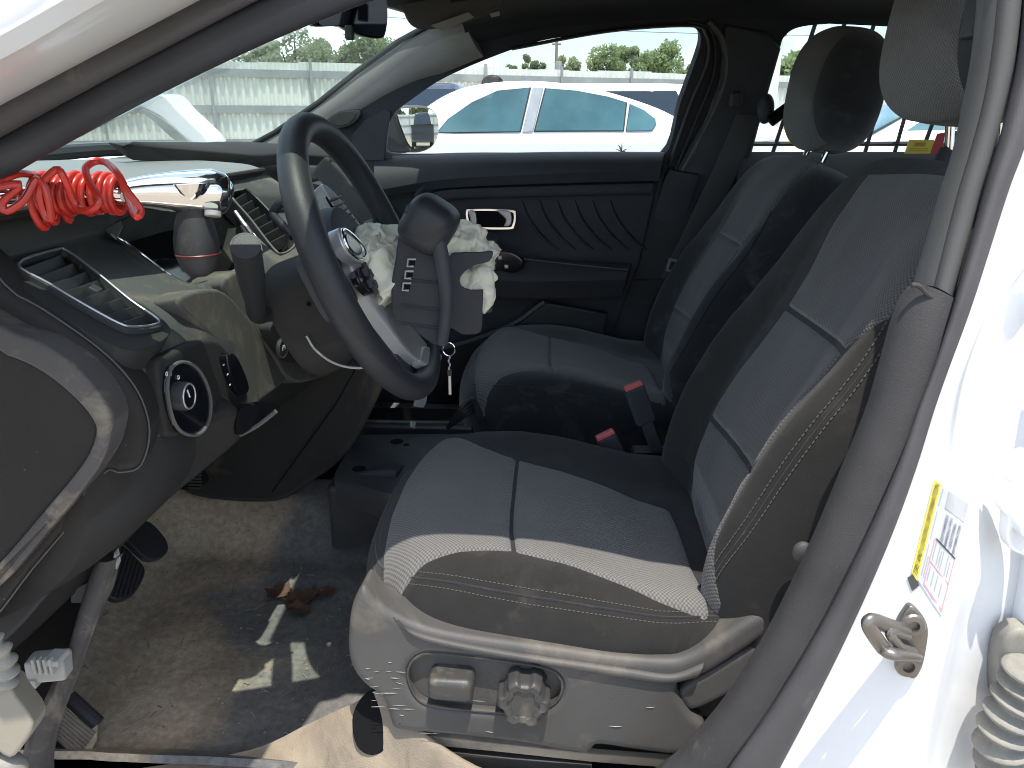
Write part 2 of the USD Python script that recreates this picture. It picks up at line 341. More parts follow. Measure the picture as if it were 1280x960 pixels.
mat('foam_tan', (.30, .26, .20), .8, grain=(200, .5), dust=((.10, .08, .06), 9, .5, .8))
mat('boot_rubber', (.17, .165, .15), .6, grain=(400, .3), dust=((.30, .28, .22), 12, .45, .8))
mat('leaf_brown', (.085, .045, .028), .8, var=(40, .3))
mat('leaf_green', (.10, .115, .04), .7, var=(40, .3))
mat('connector_white', (.33, .325, .31), .45, grain=(300, .2))
mat('cream_plastic', (.22, .20, .16), .55, grain=(300, .3), dust=((.2, .16, .1), 10, .5, .9))
mat('carpet_yellow', (.32, .33, .16), .95, grain=(350, 1.0), bumpk=3, var=(150, .45))
mat('label_white', (.50, .52, .55), .4)
mat('label_yellow', (.72, .60, .06), .45)
mat('label_red', (.55, .03, .05), .45)
mat('label_pink', (.70, .30, .33), .5)
mat('label_ink', (.05, .05, .05), .5)
mat('label_grey', (.36, .37, .38), .5)
mat('label_orange', (.50, .25, .02), .5)
mat('glass_dark', (.006, .007, .008), .05, spec=.6)
mat('visor_cloth', (.075, .073, .068), .9, grain=(600, .4))
mat('visor_label', (.26, .255, .22), .6)
mat('mirror_glass', (.80, .82, .80), .015, metal=1.0)
mat('rear_mirror', (.05, .065, .085), .03, metal=1.0)
mat('mesh_grille', (.02, .02, .02), .6, knit=(420, 1.0, (0, 0, 0)))
mat('yellow_paint', (.75, .50, .05), .5)
mat('steel_fence', (.66, .67, .61), .45, metal=.1, var=(1.2, .1))
mat('fence_rail', (.27, .285, .28), .5, metal=.2, var=(2, .15))
mat('lot_ground', (.27, .235, .185), .95, var=(.6, .2), grain=(25, 1.0), bumpk=20, dust=((.24, .21, .165), 3.0, .45, .7))
mat('car_glass', (.06, .15, .175), .04, spec=.8, var=(.9, .45))
mat('car_glass_dark', (.012, .022, .035), .04, spec=.8)
mat('tyre', (.02, .02, .02), .8)
mat('bark', (.10, .075, .05), .9, grain=(40, 1.0), bumpk=10)
mat('truck_paint', (.02, .022, .028), .25, coat=.5)
mat('blue_paint', (.035, .045, .07), .3, coat=.5)
mat('pole_wood', (.16, .13, .10), .9)
mat('red_lamp', (.45, .02, .02), .3)
pane('windshield_glass', (.90, .96, .94), .012)
pane('side_glass', (.95, .98, .97), .006)
pane('rear_glass', (.75, .84, .84), .03)
def leafmat(name, col, sp):
    nd = {'oi': ('geometry', {}), 'r': ('rgb_ramp', {'ramp': [(0, tuple(c * (1 - sp) for c in col)), (1, tuple(c * (1 + sp) for c in col))]}), 'd': ('principled_bsdf', {'roughness': .6}), 't': ('translucent_bsdf', {}), 'm': ('mix_closure', {'fac': .45})}
    MAT[name] = usdkit.material(stage, '/World/Looks/' + name, nd, [('oi.random_per_island', 'r.fac'), ('r.color', 'd.base_color'), ('r.color', 't.color'), ('d.BSDF', 'm.closure1'), ('t.BSDF', 'm.closure2')], surface='m.closure')
leafmat('foliage_green', (.30, .39, .18), .3); leafmat('foliage_light', (.38, .44, .25), .25); leafmat('foliage_dark', (.20, .27, .13), .3)
def floormat():
    nd = {'tc': ('texture_coordinate', {}), 'p': ('principled_bsdf', {'roughness': .75, 'specular_ior_level': .3}),
          'n1': ('noise_texture', {'scale': 2.6, 'detail': 10.0, 'roughness': .66, 'distortion': .5}), 'sx': ('separate_xyz', {}), 'gx': ('map_range', {'from_min': -.42, 'from_max': -.70, 'to_min': -.13, 'to_max': .13}), 'ad': ('math', {'math_type': 'add'}), 'r1': ('rgb_ramp', {'ramp': [(.34, (.12, .118, .114)), (.46, (.17, .162, .148)), (.53, (.28, .23, .17)), (.62, (.42, .33, .23)), (.72, (.50, .41, .29))]}),
          'n2': ('noise_texture', {'scale': 80.0, 'detail': 8.0, 'roughness': .75}), 'r2': ('rgb_ramp', {'ramp': [(.30, (.62, .60, .58)), (.55, (1.0, 1.0, 1.0)), (.72, (1.35, 1.3, 1.22))]}), 'x': ('mix', {'mix_type': 'multiply', 'fac': 1.0}),
          'v': ('voronoi_texture', {'scale': 120.0}), 'vr': ('rgb_ramp', {'ramp': [(.06, (1, 1, 1)), (.1, (0, 0, 0))]}), 'x2': ('mix', {'mix_type': 'mix', 'color2': (.24, .19, .13)}), 'b': ('bump', {'strength': .6, 'distance': .003})}
    MAT['floor_vinyl'] = usdkit.material(stage, '/World/Looks/floor_vinyl', nd, [('tc.object', 'n1.vector'), ('tc.object', 'n2.vector'), ('tc.object', 'v.vector'), ('n1.fac', 'ad.value1'), ('tc.object', 'sx.vector'), ('sx.x', 'gx.value'), ('gx.result', 'ad.value2'), ('ad.value', 'r1.fac'), ('n2.fac', 'r2.fac'), ('r1.color', 'x.color1'), ('r2.color', 'x.color2'),
        ('v.distance', 'vr.fac'), ('vr.color', 'x2.fac'), ('x.color', 'x2.color1'), ('x2.color', 'p.base_color'), ('n2.fac', 'b.height'), ('b.normal', 'p.normal')], surface='p.BSDF')
floormat()
# ---------------------------------------------------------------- ground, fence, trees, vehicles outside
gx = np.r_[-250, -120, -60, np.linspace(-30, 30, 61), 60, 120, 250]
gp = A([[[x, y, .015 * math.sin(x * 1.7) * math.cos(y * 1.3) * (abs(x) < 29 and abs(y) < 29)] for y in gx] for x in gx])
obj('/World', 'ground', sheet(gp, .05, (0, 0, 1)), 'lot_ground', True, kind='structure')

def build_fence(name, label, a, b, h, ph, sheetw=1.05):
    a, b = A(a, float), A(b, float); L = np.linalg.norm(b - a); e = (b - a) / L; nr = A([e[1], -e[0]])
    if np.dot(nr, CAM[:2] - a) < 0: nr = -nr
    f = thing(name, label, 'fence', (*a, 0)); o = lambda s, d, z: A([*(e * s + nr * d), z]); k = 0; s = 0.
    rnd = random.Random(5)
    while s < L:
        w = min(sheetw, L - s); n = 5; pts = []
        for i in range(n * 4 + 1):
            q = s + w * i / (n * 4); pts.append((q, .030 if i % 4 in (0, 3) else -.018))
        top = h + rnd.uniform(-.03, .03); dd = rnd.uniform(-.012, .012)
        g = A([[o(q, d - .03 + dd, z) for q, d in pts] for z in (.05, top)])
        obj(f, 'sheet', sheet(g, .003), 'steel_fence', False); s += sheetw
    for z in (.45, h * .52, h - .30):
        R = A([[e[0], e[1], 0], [nr[0], nr[1], 0], [0, 0, 1]])
        obj(f, 'rail', box((L, .05, .20), o(L / 2, .03, z), R=R), 'fence_rail', False)
    s = .4
    while s < L:
        obj(f, 'post', box((.07, .07, h + ph), o(s, .09, (h + ph) / 2), R=R), 'fence_rail', False); s += 2.6
FA, FB = P(300, 76, z=2.5)[:2], P(870, 92, z=2.5)[:2]
FD = unit(FB - FA)
build_fence('fence', 'long pale corrugated metal fence with grey rails behind the parked cars', FA - FD * 9, FB + FD * 14, 2.5, .1)

FE = FB + FD * 14.5
build_fence('fence', 'pale metal fence seen only in the passenger side mirror', FE, A([34., -4.]), 2.5, .1, 1.6)

def leafcloud(rs, clumps, n, size):
    V, F = [], []; c = A([q[:3] for q in clumps]); r = A([q[3] for q in clumps]); pick = rs.choice(len(clumps), n, p=r ** 2 / (r ** 2).sum())
    d = rs.normal(size=(n, 3)); d /= np.linalg.norm(d, axis=1, keepdims=True); rad = r[pick] * rs.uniform(.35, 1.05, n) ** .5
    p = c[pick] + d * rad[:, None] * A([1, 1, .8]); u = rs.normal(size=(n, 3)); u /= np.linalg.norm(u, axis=1, keepdims=True)
    w = np.cross(u, rs.normal(size=(n, 3))); w /= np.linalg.norm(w, axis=1, keepdims=True); s = size * rs.uniform(.6, 1.3, (n, 1))
    V = np.stack([p - u * s, p + w * s * .45, p + u * s, p - w * s * .45], 1).reshape(-1, 3); k = np.arange(n)[:, None] * 4
    return trimesh.Trimesh(V, np.vstack([k + [0, 1, 2], k + [0, 2, 3]]), process=False)
def tree(seed, label, loc, h, wd, mt, n=3500, slim=False, size=.11):
    rs = np.random.RandomState(seed); t = thing('tree', label, 'tree', loc); cl = []; limbs = []
    for i in range(26 if not slim else 14):
        z = h * (rs.uniform(.32, .97)); q = (z / h - .3) / .7; w = wd * (math.sin(math.pi * min(1, max(.08, q * .86 + .12))) ** .7) * (.35 if slim else .62) * rs.uniform(.3, 1)
        an = rs.uniform(0, 6.28); x, y = w * math.cos(an), w * math.sin(an); cl.append((x, y, z, wd * rs.uniform(.16, .30) * (.6 if slim else 1)))
        if i < 9: limbs.append(tube([(0, 0, h * .2 + z * .25), (x * .5, y * .5, z * .75), (x, y, z)], [h * .016, h * .006], 6))
    obj(t, 'trunk', tube([(0, 0, -.1), (.03 * h * rs.normal() * .3, .02, h * .4), (0, 0, h * .9)], [h * .035, h * .024, h * .006], 10), 'bark')
    obj(t, 'limb', limbs, 'bark'); obj(t, 'crown', leafcloud(rs, cl, n, size), mt, False)
def at_far(px, Y): q = P(px, 100, y=Y); return (q[0], Y, 0)
def hgt(py, Y, px=700): return P(px, py, y=Y)[2]
for k, (px, py, Y, wf, mt, sl, lab) in enumerate([
        (758, 60, 44, 2.3, 'foliage_green', False, 'rounded bright green tree at the left end of the clump above the fence'),
        (797, 49, 46, 1.6, 'foliage_light', True, 'thin taller tree with a sparse ragged top in the middle of the clump'),
        (780, 60, 47, 1.7, 'foliage_green', False, 'green tree behind the tall sparse tree above the fence'),
        (826, 50, 44, 2.5, 'foliage_green', False, 'biggest dense round tree at the right of the clump above the fence'),
        (858, 73, 46, 1.0, 'foliage_light', False, 'low pale tree beside the window edge right of the dense round tree'),
        (660, 68, 50, .9, 'foliage_dark', False, 'small dark tree farthest left above the fence, seen through the passenger window'),
        (672, 70, 52, .9, 'foliage_dark', False, 'small dark tree next to the leftmost small tree, left of the utility pole'),
        (704, 71, 50, .9, 'foliage_green', False, 'small green tree just right of the utility pole'),
        (717, 72, 52, 1.0, 'foliage_green', False, 'small low tree second to the right of the utility pole'),
        (768, 57, 52, 1.0, 'foliage_dark', True, 'thin dark treetop sticking up behind the left of the clump'),
        (640, 76, 60, 1.0, 'foliage_dark', False, 'tiny dark bush tip above the fence at the left edge of the passenger window')]):
    tree(100 + k, lab, at_far(px, Y), hgt(py, Y, px), wf, mt, 6000 if wf > 1.2 else 2500, sl, .11)
for k, (px, py, Y, wf, mt, lab) in enumerate([
        (372, 36, 30, 2.4, 'foliage_light', 'leafy tree seen through the windshield left of the rear-view mirror'),
        (330, 47, 33, 2.0, 'foliage_light', 'low light green tree beside the near windshield pillar'),
        (405, 50, 36, 1.4, 'foliage_light', 'thin twiggy tree seen just below the rear-view mirror'),
        (462, 38, 30, 2.2, 'foliage_green', 'green tree seen between the rear-view mirror and the far windshield pillar'),
        (440, 60, 31, 1.2, 'foliage_light', 'low green tree below and right of the rear-view mirror')]):
    tree(140 + k, lab, at_far(px, Y), hgt(py, Y, px), wf, mt, 6000, False, .09)
for k, (px, py, Y, wf, lab) in enumerate([(985, 78, 34, 3.0, 'broad green tree seen through the barred rear window left of the headrest'), (1010, 72, 38, 3.2, 'taller green tree behind the barred window next to the passenger headrest'), (955, 84, 40, 2.4, 'green tree at the left edge of the barred rear window')]):
    tree(160 + k, lab, at_far(px, Y), hgt(py, Y, px), wf, 'foliage_green', 3000, False, .2)

for k, (x, y, h) in enumerate(((37, 16, 7.5), (41, 11, 6.5))): tree(180 + k, ('tall' if k == 0 else 'lower') + ' green tree seen only in the passenger side mirror', (x, y, 0), h, 4.5, 'foliage_green', 4000, False, .25)
pl = at_far(695, 40); t = thing('utility_pole', 'thin wooden utility pole above the fence between small trees', 'utility pole', pl); h = hgt(47, 40, 695)
obj(t, 'pole', tube([(0, 0, -.1), (0, 0, h)], [.10, .07], 10), 'pole_wood'); obj(t, 'crossarm', box((.45, .07, .08), (0, 0, h - .3)), 'pole_wood')
obj(t, 'transformer', disc((.12, -.2, h - 1.6), (0, 0, 1), .16, .5), 'fence_rail')
for z, dz, lab in ((9.2, .0, 'upper overhead wire crossing the sky behind the rear-view mirror'), (8.2, -.3, 'lower overhead wire crossing the sky behind the rear-view mirror')):
    a, b = A([-40, 32, z + 1.2 + dz]), A([14, 40, z - 3.4]); q = A([lerp(a, b, s) - A([0, 0, 1.2 * 4 * s * (1 - s)]) for s in np.linspace(0, 1, 24)])
    single('overhead_wire', tube(q, .014, 6), 'black_rubber', lab, 'wire')

def wheelset(t, xs, ys, r=.33):
    for x in xs:
        for y in ys:
            s = math.copysign(1, y); p = obj(t, 'wheel', lathe([(0, -.1), (r * .98, -.1), (r, -.07), (r, .07), (r * .96, .1), (r * .66, .1), (r * .63, .075)], (x, y, r), (0, s, 0), 40), 'tyre')
            obj(p, 'rim', lathe([(r * .64, .07), (r * .6, .082), (r * .55, .05), (r * .2, .06), (r * .15, .085), (0, .085)], (x, y, r), (0, s, 0), 40), 'satin_silver')
def car(name, label, loc, rz, paint, glass, prof, cab, roofz, beltz, half=.9, seats=(-1.4, 1.35), cat='car', hood=None, topin=.22):
    """prof: side outline of the lower body (x,z); cab: x of (base front, roof front, roof rear, base rear)"""
    t = thing(name, label, cat, loc, rz)
    o = A([(x, -half, z) for x, z in sm(prof, 4)]); n = (0, -1, 0)
    obj(t, 'body', prism(o, half * 2, n=n, r=.09), MAT and paint)
    def ring(x0, x1, w, z, m=48):
        a = np.linspace(0, 2 * np.pi, m, endpoint=False); c, s = np.cos(a), np.sin(a); p = .35
        return np.stack([(x0 + x1) / 2 + (x1 - x0) / 2 * np.sign(c) * np.abs(c) ** p, w * np.sign(s) * np.abs(s) ** p, 0 * a + z], 1)
    w0, w1 = half * .93, half * .93 - topin
    obj(t, 'cabin', loft([ring(cab[0], cab[3], w0, beltz - .1), ring(cab[0], cab[3], w0, beltz), ring(cab[1], cab[2], w1, roofz - .05), ring(cab[1] + .08, cab[2] - .1, w1 - .07, roofz), ring(cab[1] + .5, cab[2] - .5, w1 * .5, roofz + .02)]), paint)
    T = lambda x0, x1, s: None
    for sd in (-1, 1):
        for a, b in ((.09, .47), (.53, .90)):
            q = []
            for u, v in ((a, .06), (b, .06), (b, .88), (a, .88)):
                xb = lerp(cab[0], cab[3], u); xt = lerp(cab[1], cab[2], u); q.append([float(xb + (xt - xb) * v), sd * (w0 + .004 + (w1 - w0) * v), beltz + (roofz - .05 - beltz) * v])
            q = A(q); n = unit(np.cross(q[1] - q[0], q[3] - q[0])); n = n if n[1] * sd > 0 else -n
            obj(t, 'side_window', prism(q, .012, n=n, r=.003), glass)
    for x0, x1, sx in ((cab[0], cab[1], -1), (cab[3], cab[2], 1)):
        q = A([(x0 + (x1 - x0) * v + sx * .006, y * (w0 + (w1 - w0) * v) * .84, beltz + (roofz - .05 - beltz) * v) for y, v in ((-1, .08), (1, .08), (1, .9), (-1, .9))])
        n = unit(np.cross(q[1] - q[0], q[3] - q[0])); n = n if n[0] * sx > 0 else -n
        obj(t, 'windshield' if sx < 0 else 'rear_window', prism(q, .012, n=n, r=.003), glass)
    wheelset(t, seats, (-half + .08, half - .08)); return t
SEDAN = [(-2.35, .35), (-2.38, .6), (-2.2, .78), (-1.3, .95), (-.9, 1.0), (1.4, 1.02), (2.1, 1.05), (2.35, .95), (2.38, .5), (2.25, .3), (0, .24), (-2.2, .26)]
SUV = [(-2.35, .4), (-2.38, .8), (-2.2, 1.0), (-1.2, 1.08), (0, 1.1), (2.1, 1.1), (2.35, 1.05), (2.38, .6), (2.25, .38), (0, .32), (-2.2, .34)]

# the white sedan parked next to the passenger side
Y6 = 6.0; nb0, nbn = (0, Y6, 1.0), unit((0, -1, .30)); NP = lambda q: A([PN(x, y, nb0, nbn) for x, y in q])
t = thing('parked_sedan', 'white four-door sedan with tinted windows parked beside the passenger window', 'car', (0, 0, 0))
zb = [(-2.9, .35), (-2.95, .62), (-2.75, .82), (-1.9, .97), (-1.3, 1.02), (-.9, .99), (.9, 1.0), (1.5, 1.06), (2.0, 1.04), (2.12, .9), (2.12, .5), (2.0, .3), (0, .24), (-2.7, .28)]
obj(t, 'body', prism(A([(x, Y6 - .05, z) for x, z in sm(zb, 5)]), 1.75, n=(0, -1, 0), r=.08), 'white_paint')
cab = sm(NP([(488, 172), (530, 134), (565, 113), (600, 103.5), (640, 99.5), (680, 100), (730, 106), (790, 122), (840, 142), (880, 172), (700, 178)]), 5)
obj(t, 'cabin', prism(cab, 1.35, n=nbn, r=.05), 'white_paint')
for q in ([(545, 167), (560, 149), (590, 128), (622, 113.5), (664, 109.5), (651, 165.5)], [(681, 110.5), (720, 113.5), (760, 121), (784, 128.5), (780, 164.5), (667, 165)], [(787, 130), (805, 138), (819, 149), (820, 156), (815, 164), (782, 164.5)]):
    f = obj(t, 'window_trim', prism(inset(A(q) * 1.0, 0) @ np.eye(2) if 0 else NP(q) + nbn * .012, .03, n=nbn, r=.004), 'black_trim')
    c = A(q).mean(0); obj(f, 'window', prism(NP([tuple(c + (A(v) - c) * .965) for v in q]) + nbn * .016, .012, n=nbn), 'car_glass')
obj(t, 'pillar_cover', prism(NP([(666, 110.5), (679, 110.5), (666, 165), (653, 165.5)]) + nbn * .018, .02, n=nbn, r=.003), 'satin_silver')
q = NP([(609, 103)])[0] + A([0, .62, .05]); obj(t, 'roof_antenna', ellipsoid(q + A([0, 0, -.03]), (.11, .04, .075), n=14), 'gloss_black')
wheelset(t, (-2.05, 1.05), (Y6 + .05, Y6 + 1.6), .33)
car('dark_suv', 'dark blue vehicle standing behind the front of the white sedan', (P(588, 110, y=13)[0] - .85, 14, 0), 90, 'blue_paint', 'car_glass_dark', SUV, (-1.2, -.5, 1.9, 2.2), 1.70, 1.1)
car('white_suv', 'white utility vehicle with dark windows behind the trunk of the white sedan', (P(895, 120, y=12)[0] - 2.35, 12, 0), 0, 'white_paint', 'car_glass_dark', SUV, (-1.6, -1.2, 1.9, 2.2), 1.60, 1.1)
car('white_hatchback', 'white car with bluish glass seen through the rear window above the red and yellow stickers', (P(1190, 165, y=7.5)[0] + .3, 7.5, 0), 0, 'white_paint', 'car_glass', SEDAN, (-1.5, -.8, .9, 1.6), 1.34, .93)
t = car('white_sedan', 'white car with its hood raised, seen over the dashboard through the windshield', (P(190, 160, y=6.5)[0] - 2.3, 6.9, -.12), 8, 'white_paint', 'car_glass', SEDAN, (-.6, .1, 1.1, 1.9), 1.2, .92, cat='car') if 0 else None
t = thing('white_sedan', 'white car with its hood raised, seen over the dashboard through the windshield', 'car', (0, 0, 0))
Y = 5.2; o = [(x, Y, z) for x, z in [(-2.0, .3), (-2.0, .80), (-2.6, .84), (-3.4, .82), (-4.6, .80), (-5.9, .74), (-6.1, .4), (-4.6, .28)]]
obj(t, 'body', prism(sm(o, 4), 1.7, n=(0, -1, 0), r=.08), 'white_paint')
hp = PY([(168, 128), (200, 117), (222, 137), (262, 177), (235, 177), (200, 146)], Y); obj(t, 'hood', prism(sm(hp, 3), .35, n=(0, -1, 0), r=.02), 'white_paint')
hp = PY([(165, 131), (200, 147), (236, 178), (222, 178), (190, 150)], Y - .03); obj(t, 'hood_liner', prism(sm(hp, 3), .3, n=(0, -1, 0)), 'fence_rail')
wheelset(t, (-2.8, -5.2), (Y + .08, Y + 1.6))
PICK = [(-2.7, .45), (-2.75, .9), (-2.6, 1.12), (-1.5, 1.2), (0, 1.22), (2.6, 1.22), (2.75, 1.15), (2.75, .6), (2.6, .45), (0, .42), (-2.6, .44)]
car('dark_pickup', 'dark pickup truck reflected in the passenger side mirror', (13.0, 6.6, 0), 203, 'truck_paint', 'car_glass_dark', PICK, (-1.1, -.5, .6, .9), 1.85, 1.2, 1.0, (-1.75, 1.75), 'pickup')
b = P(981, 200, y=7.5); t = thing('bollard', 'yellow painted post seen through the barred rear window', 'bollard', (b[0], 7.5, 0))
obj(t, 'post', disc((0, 0, -.1), (0, 0, 1), .085, 1.15, 20), 'yellow_paint')
q = P(945, 120, y=9)[0]; t = thing('gate_post', 'grey metal post with pale panel at the left edge of the barred rear window', 'post', (q, 9, 0))
obj(t, 'post', box((.5, .12, 2.1), (0, 0, 1.0), .01), 'steel_fence'); obj(t, 'cap', box((.56, .18, .08), (0, 0, 2.08), .01), 'fence_rail')
# ---------------------------------------------------------------- the car: shell, pillars, glass, doors
CAR = thing('patrol_car', 'white sedan with black cloth seats and a burst airbag, seen through its open driver door', 'car')
def part(name, mesh, mat, label=None, smooth=35, parent=CAR, kind=None): return obj(parent, name, mesh, mat, smooth, label=label, kind=kind)

# roof, hood, underbody, firewall, rear
rows = []
for y, z in ((-.69, 1.395), (-.64, 1.435), (-.45, 1.475), (0, 1.50), (.45, 1.475), (.64, 1.435), (.69, 1.395)):
    rows.append([(x, y * (1 - .06 * max(0, x)), z - dz) for x, dz in ((-.24, .065), (0, .02), (.4, 0), (.9, .02), (1.35, .08))])
part('roof_panel', net(rows, 6, 6, .012, (0, 0, 1)), 'white_paint')
rows = []
for y, z in ((-.62, 1.355), (-.5, 1.40), (0, 1.425), (.5, 1.40), (.62, 1.355)):
    rows.append([(x, y, z - dz) for x, dz in ((-.22, .06), (0, .025), (.4, .01), (.9, .03), (1.3, .08))])
part('headliner', net(rows, 6, 6, .012, (0, 0, -1)), 'headliner')
part('hood', net([[(-1.08, y, .955), (-1.5, y, .95 - abs(y) * .05), (-2.1, y, .87 - abs(y) * .06), (-2.3, y, .75)] for y in (-.9, -.5, 0, .5, .9)], 5, 5, .01, (0, 0, 1)), 'white_paint')
part('fender', net([[(-.95, -.93, .9), (-1.5, -.95, .9), (-2.2, -.9, .72)], [(-.95, -.95, .55), (-1.5, -.97, .72), (-2.2, -.94, .5)], [(-.95, -.93, .25), (-1.5, -.95, .66), (-2.2, -.92, .3)]], 4, 4, .01, (0, -1, 0)), 'white_paint')
part('fender', net([[(-.95, .93, .9), (-1.5, .95, .9), (-2.2, .9, .72)], [(-.95, .95, .55), (-1.5, .97, .72), (-2.2, .94, .5)], [(-.95, .93, .25), (-1.5, .95, .66), (-2.2, .92, .3)]], 4, 4, .01, (0, 1, 0)), 'white_paint')
part('underbody', box((4.2, 1.5, .03), (-.2, 0, .19)), 'matte_black')
part('firewall', box((.03, 1.5, .78), (-1.1, 0, .58)), 'matte_black')
part('rear_bulkhead', box((.03, 1.46, .78), (1.52, 0, .60)), 'matte_black')
part('parcel_shelf', box((.5, 1.3, .03), (1.5, 0, 1.0)), 'headliner')
part('rear_seat', [box((.55, 1.3, .34), (1.1, 0, .44), .08), box((.16, 1.3, .62), (1.40, 0, .72), .07, frame((1, 0, .0)) if 0 else None)], 'dark_plastic')
part('rear_quarter', [box((1.15, .04, .72), (1.05, -.76, .62)), box((.5, .06, .40), (1.45, -.70, 1.17))], 'white_paint')
part('rear_quarter', [box((1.15, .04, .72), (1.05, .79, .62)), box((.35, .06, .40), (1.55, .70, 1.17))], 'dark_plastic')
part('rear_window', sheet(A([[(1.36, y, 1.34), (1.9, y, 1.0)] for y in (-.6, 0, .6)]), .005, (1, 0, 1)), 'rear_glass')
# sill and outer rocker under the door opening
part('rocker', sheet(A([[(x, -.78, .33), (x, -.84, .30), (x, -.86, .2)] for x in np.linspace(-.9, .3, 8)]), .01, (0, -1, .3)), 'white_paint')

# near windshield pillar
LO = [(-260, 190, -.92), (-130, 114, -.905), (0, 45, -.885), (80, 0, -.87), (190, -60, -.85)]
LT = [(-260, 90, -.90), (-130, 20, -.885), (0, -45, -.865), (60, -80, -.855), (120, -120, -.84)]
MO = [(-260, 255, -.77), (-100, 185, -.76), (0, 132, -.745), (125, 66, -.725), (250, 0, -.705), (360, -58, -.69)]
MI = [(-260, 300, -.745), (-90, 215, -.735), (0, 166, -.72), (160, 80, -.70), (320, 0, -.68), (430, -55, -.66)]
RI = [(-120, 300, -.72), (0, 228, -.705), (80, 182, -.70), (200, 118, -.68), (320, 60, -.66), (420, 18, -.645), (515, -18, -.63), (600, -60, -.62)]
part('windshield_pillar', strip(PY(LO), PY(MO), .006, .03), 'white_paint', 'near windshield pillar in white paint'); part('windshield_pillar', strip(PY(LT), PY(LO), .01, .02), 'white_paint', 'outer edge of the near windshield pillar')
part('weatherstrip', strip(PY(MO), PY(MI), .012, .02), 'rubber_seal', 'rubber seal along the near windshield pillar')
part('pillar_trim', strip(PY(MI), PY(RI), .012, .03), 'black_trim', 'black inner trim of the near windshield pillar')
# windshield and header
wl = PY([(-60, 250, -.715), (80, 182, -.70), (320, 60, -.66), (515, -18, -.63)]); wr = PY([(318, 180, .69), (400, 130, .67), (470, 78, .64), (545, 27, .60)])
g = [[lerp(a, b, t) + A([-.20 * 4 * t * (1 - t) * w, 0, .02 * 4 * t * (1 - t)]) for t in np.linspace(0, 1, 9)] for a, b, w in zip(cr(wl, 4), cr(wr, 4), np.linspace(1.2, .55, 13))]
part('windshield', sheet(A(g), .004), 'windshield_glass')
hd = A(g[-1]); part('roof_header', strip(hd + A([-.02, 0, .005]), hd + A([.17, 0, .035]), .0, .02, smooth=0), 'headliner')
cw = A(g[0]); part('cowl_seal', tube(cw + A([0, 0, -.012]), .014, 8), 'black_rubber')
# far windshield pillar
fl = PY([(300, 190, .70), (345, 166, .69), (400, 128, .675), (450, 88, .655), (500, 52, .63), (545, 28, .60), (578, 18, .585)])
fr = PY([(425, 195, .70), (436, 160, .69), (465, 135, .675), (520, 105, .655), (565, 87, .635), (604, 71, .62)])
part('pillar_trim', strip(fl, fr, .02, .03), 'pillar_light', 'dusty grey inner trim of the far windshield pillar')
part('weatherstrip', tube(fl + A([-.004, -.002, 0]), .007, 8), 'black_rubber')
tw = PN; c0 = P(440, 150, y=.665)
o = sm(PY([(408, 150), (420, 140), (433, 136), (450, 138), (448, 148), (435, 158), (418, 160)], .655), 4)
p = part('tweeter_cover', prism(o, .02, r=.004), 'black_trim'); obj(p, 'grille', prism(c0 * 0 + (o - o.mean(0)) * A([.72, 1, .72]) + o.mean(0) + A([0, -.002, 0]), .004, r=.001), 'mesh_grille')

# far side wall above the belt: one frame with two window openings, leaning in towards the roof
WP0, WN = (0, .70, 1.02), unit((0, -1, -.28)); W = lambda q, off=0: A([PN(x, y, WP0, WN) for x, y in q]) + WN * off
fw_ = sm([(482, 197), (484, 165), (492, 143), (515, 124), (560, 95), (640, 62), (700, 46.5), (800, 36), (855, 33), (872, 38), (876, 52), (870, 75), (850, 130), (828, 197), (760, 198), (600, 198)], 5)
rw_ = sm([(934, 197), (942, 165), (957, 105), (972, 62), (984, 42), (1004, 33), (1050, 29), (1120, 27), (1215, 27), (1232, 60), (1222, 130), (1210, 197), (1120, 198), (1010, 198)], 5)
part('door_frame', prism(W([(418, 232), (418, 165), (452, 132), (515, 90), (560, 45), (590, -40), (600, -110), (1380, -110), (1380, 232)]), .05, n=WN, holes=[W(fw_), W(rw_)]), 'headliner', 'black frame round the passenger side windows')
part('sail_panel', prism(W([(440, 200), (440, 168), (455, 150), (482, 136), (489, 139), (485, 165), (481, 200)], .006), .02, n=WN, r=.003), 'black_trim')
part('window_glass', prism(W(sm([(470, 205), (478, 150), (520, 112), (640, 55), (860, 25), (890, 45), (840, 205)], 2), -.03), .004, n=WN), 'side_glass', 'closed passenger door window')
part('window_glass', prism(W([(925, 205), (975, 25), (1250, 15), (1230, 205)], -.03), .004, n=WN), 'side_glass', 'rear door window')
for pts, r_, m_ in (([(640, 60), (760, 38), (862, 31), (882, 42), (884, 75), (862, 130), (836, 205)], .008, 'black_rubber'), ([(860, 27), (884, 34), (893, 60), (890, 95), (868, 150), (842, 214)], .0065, 'dark_plastic'), ([(884, 26), (902, 50), (905, 92), (890, 135), (866, 182), (842, 225)], .012, 'grey_trim')):
    part('door_seal', tube(W(pts, .008), r_, 10, smooth=6, flat=.55), m_)
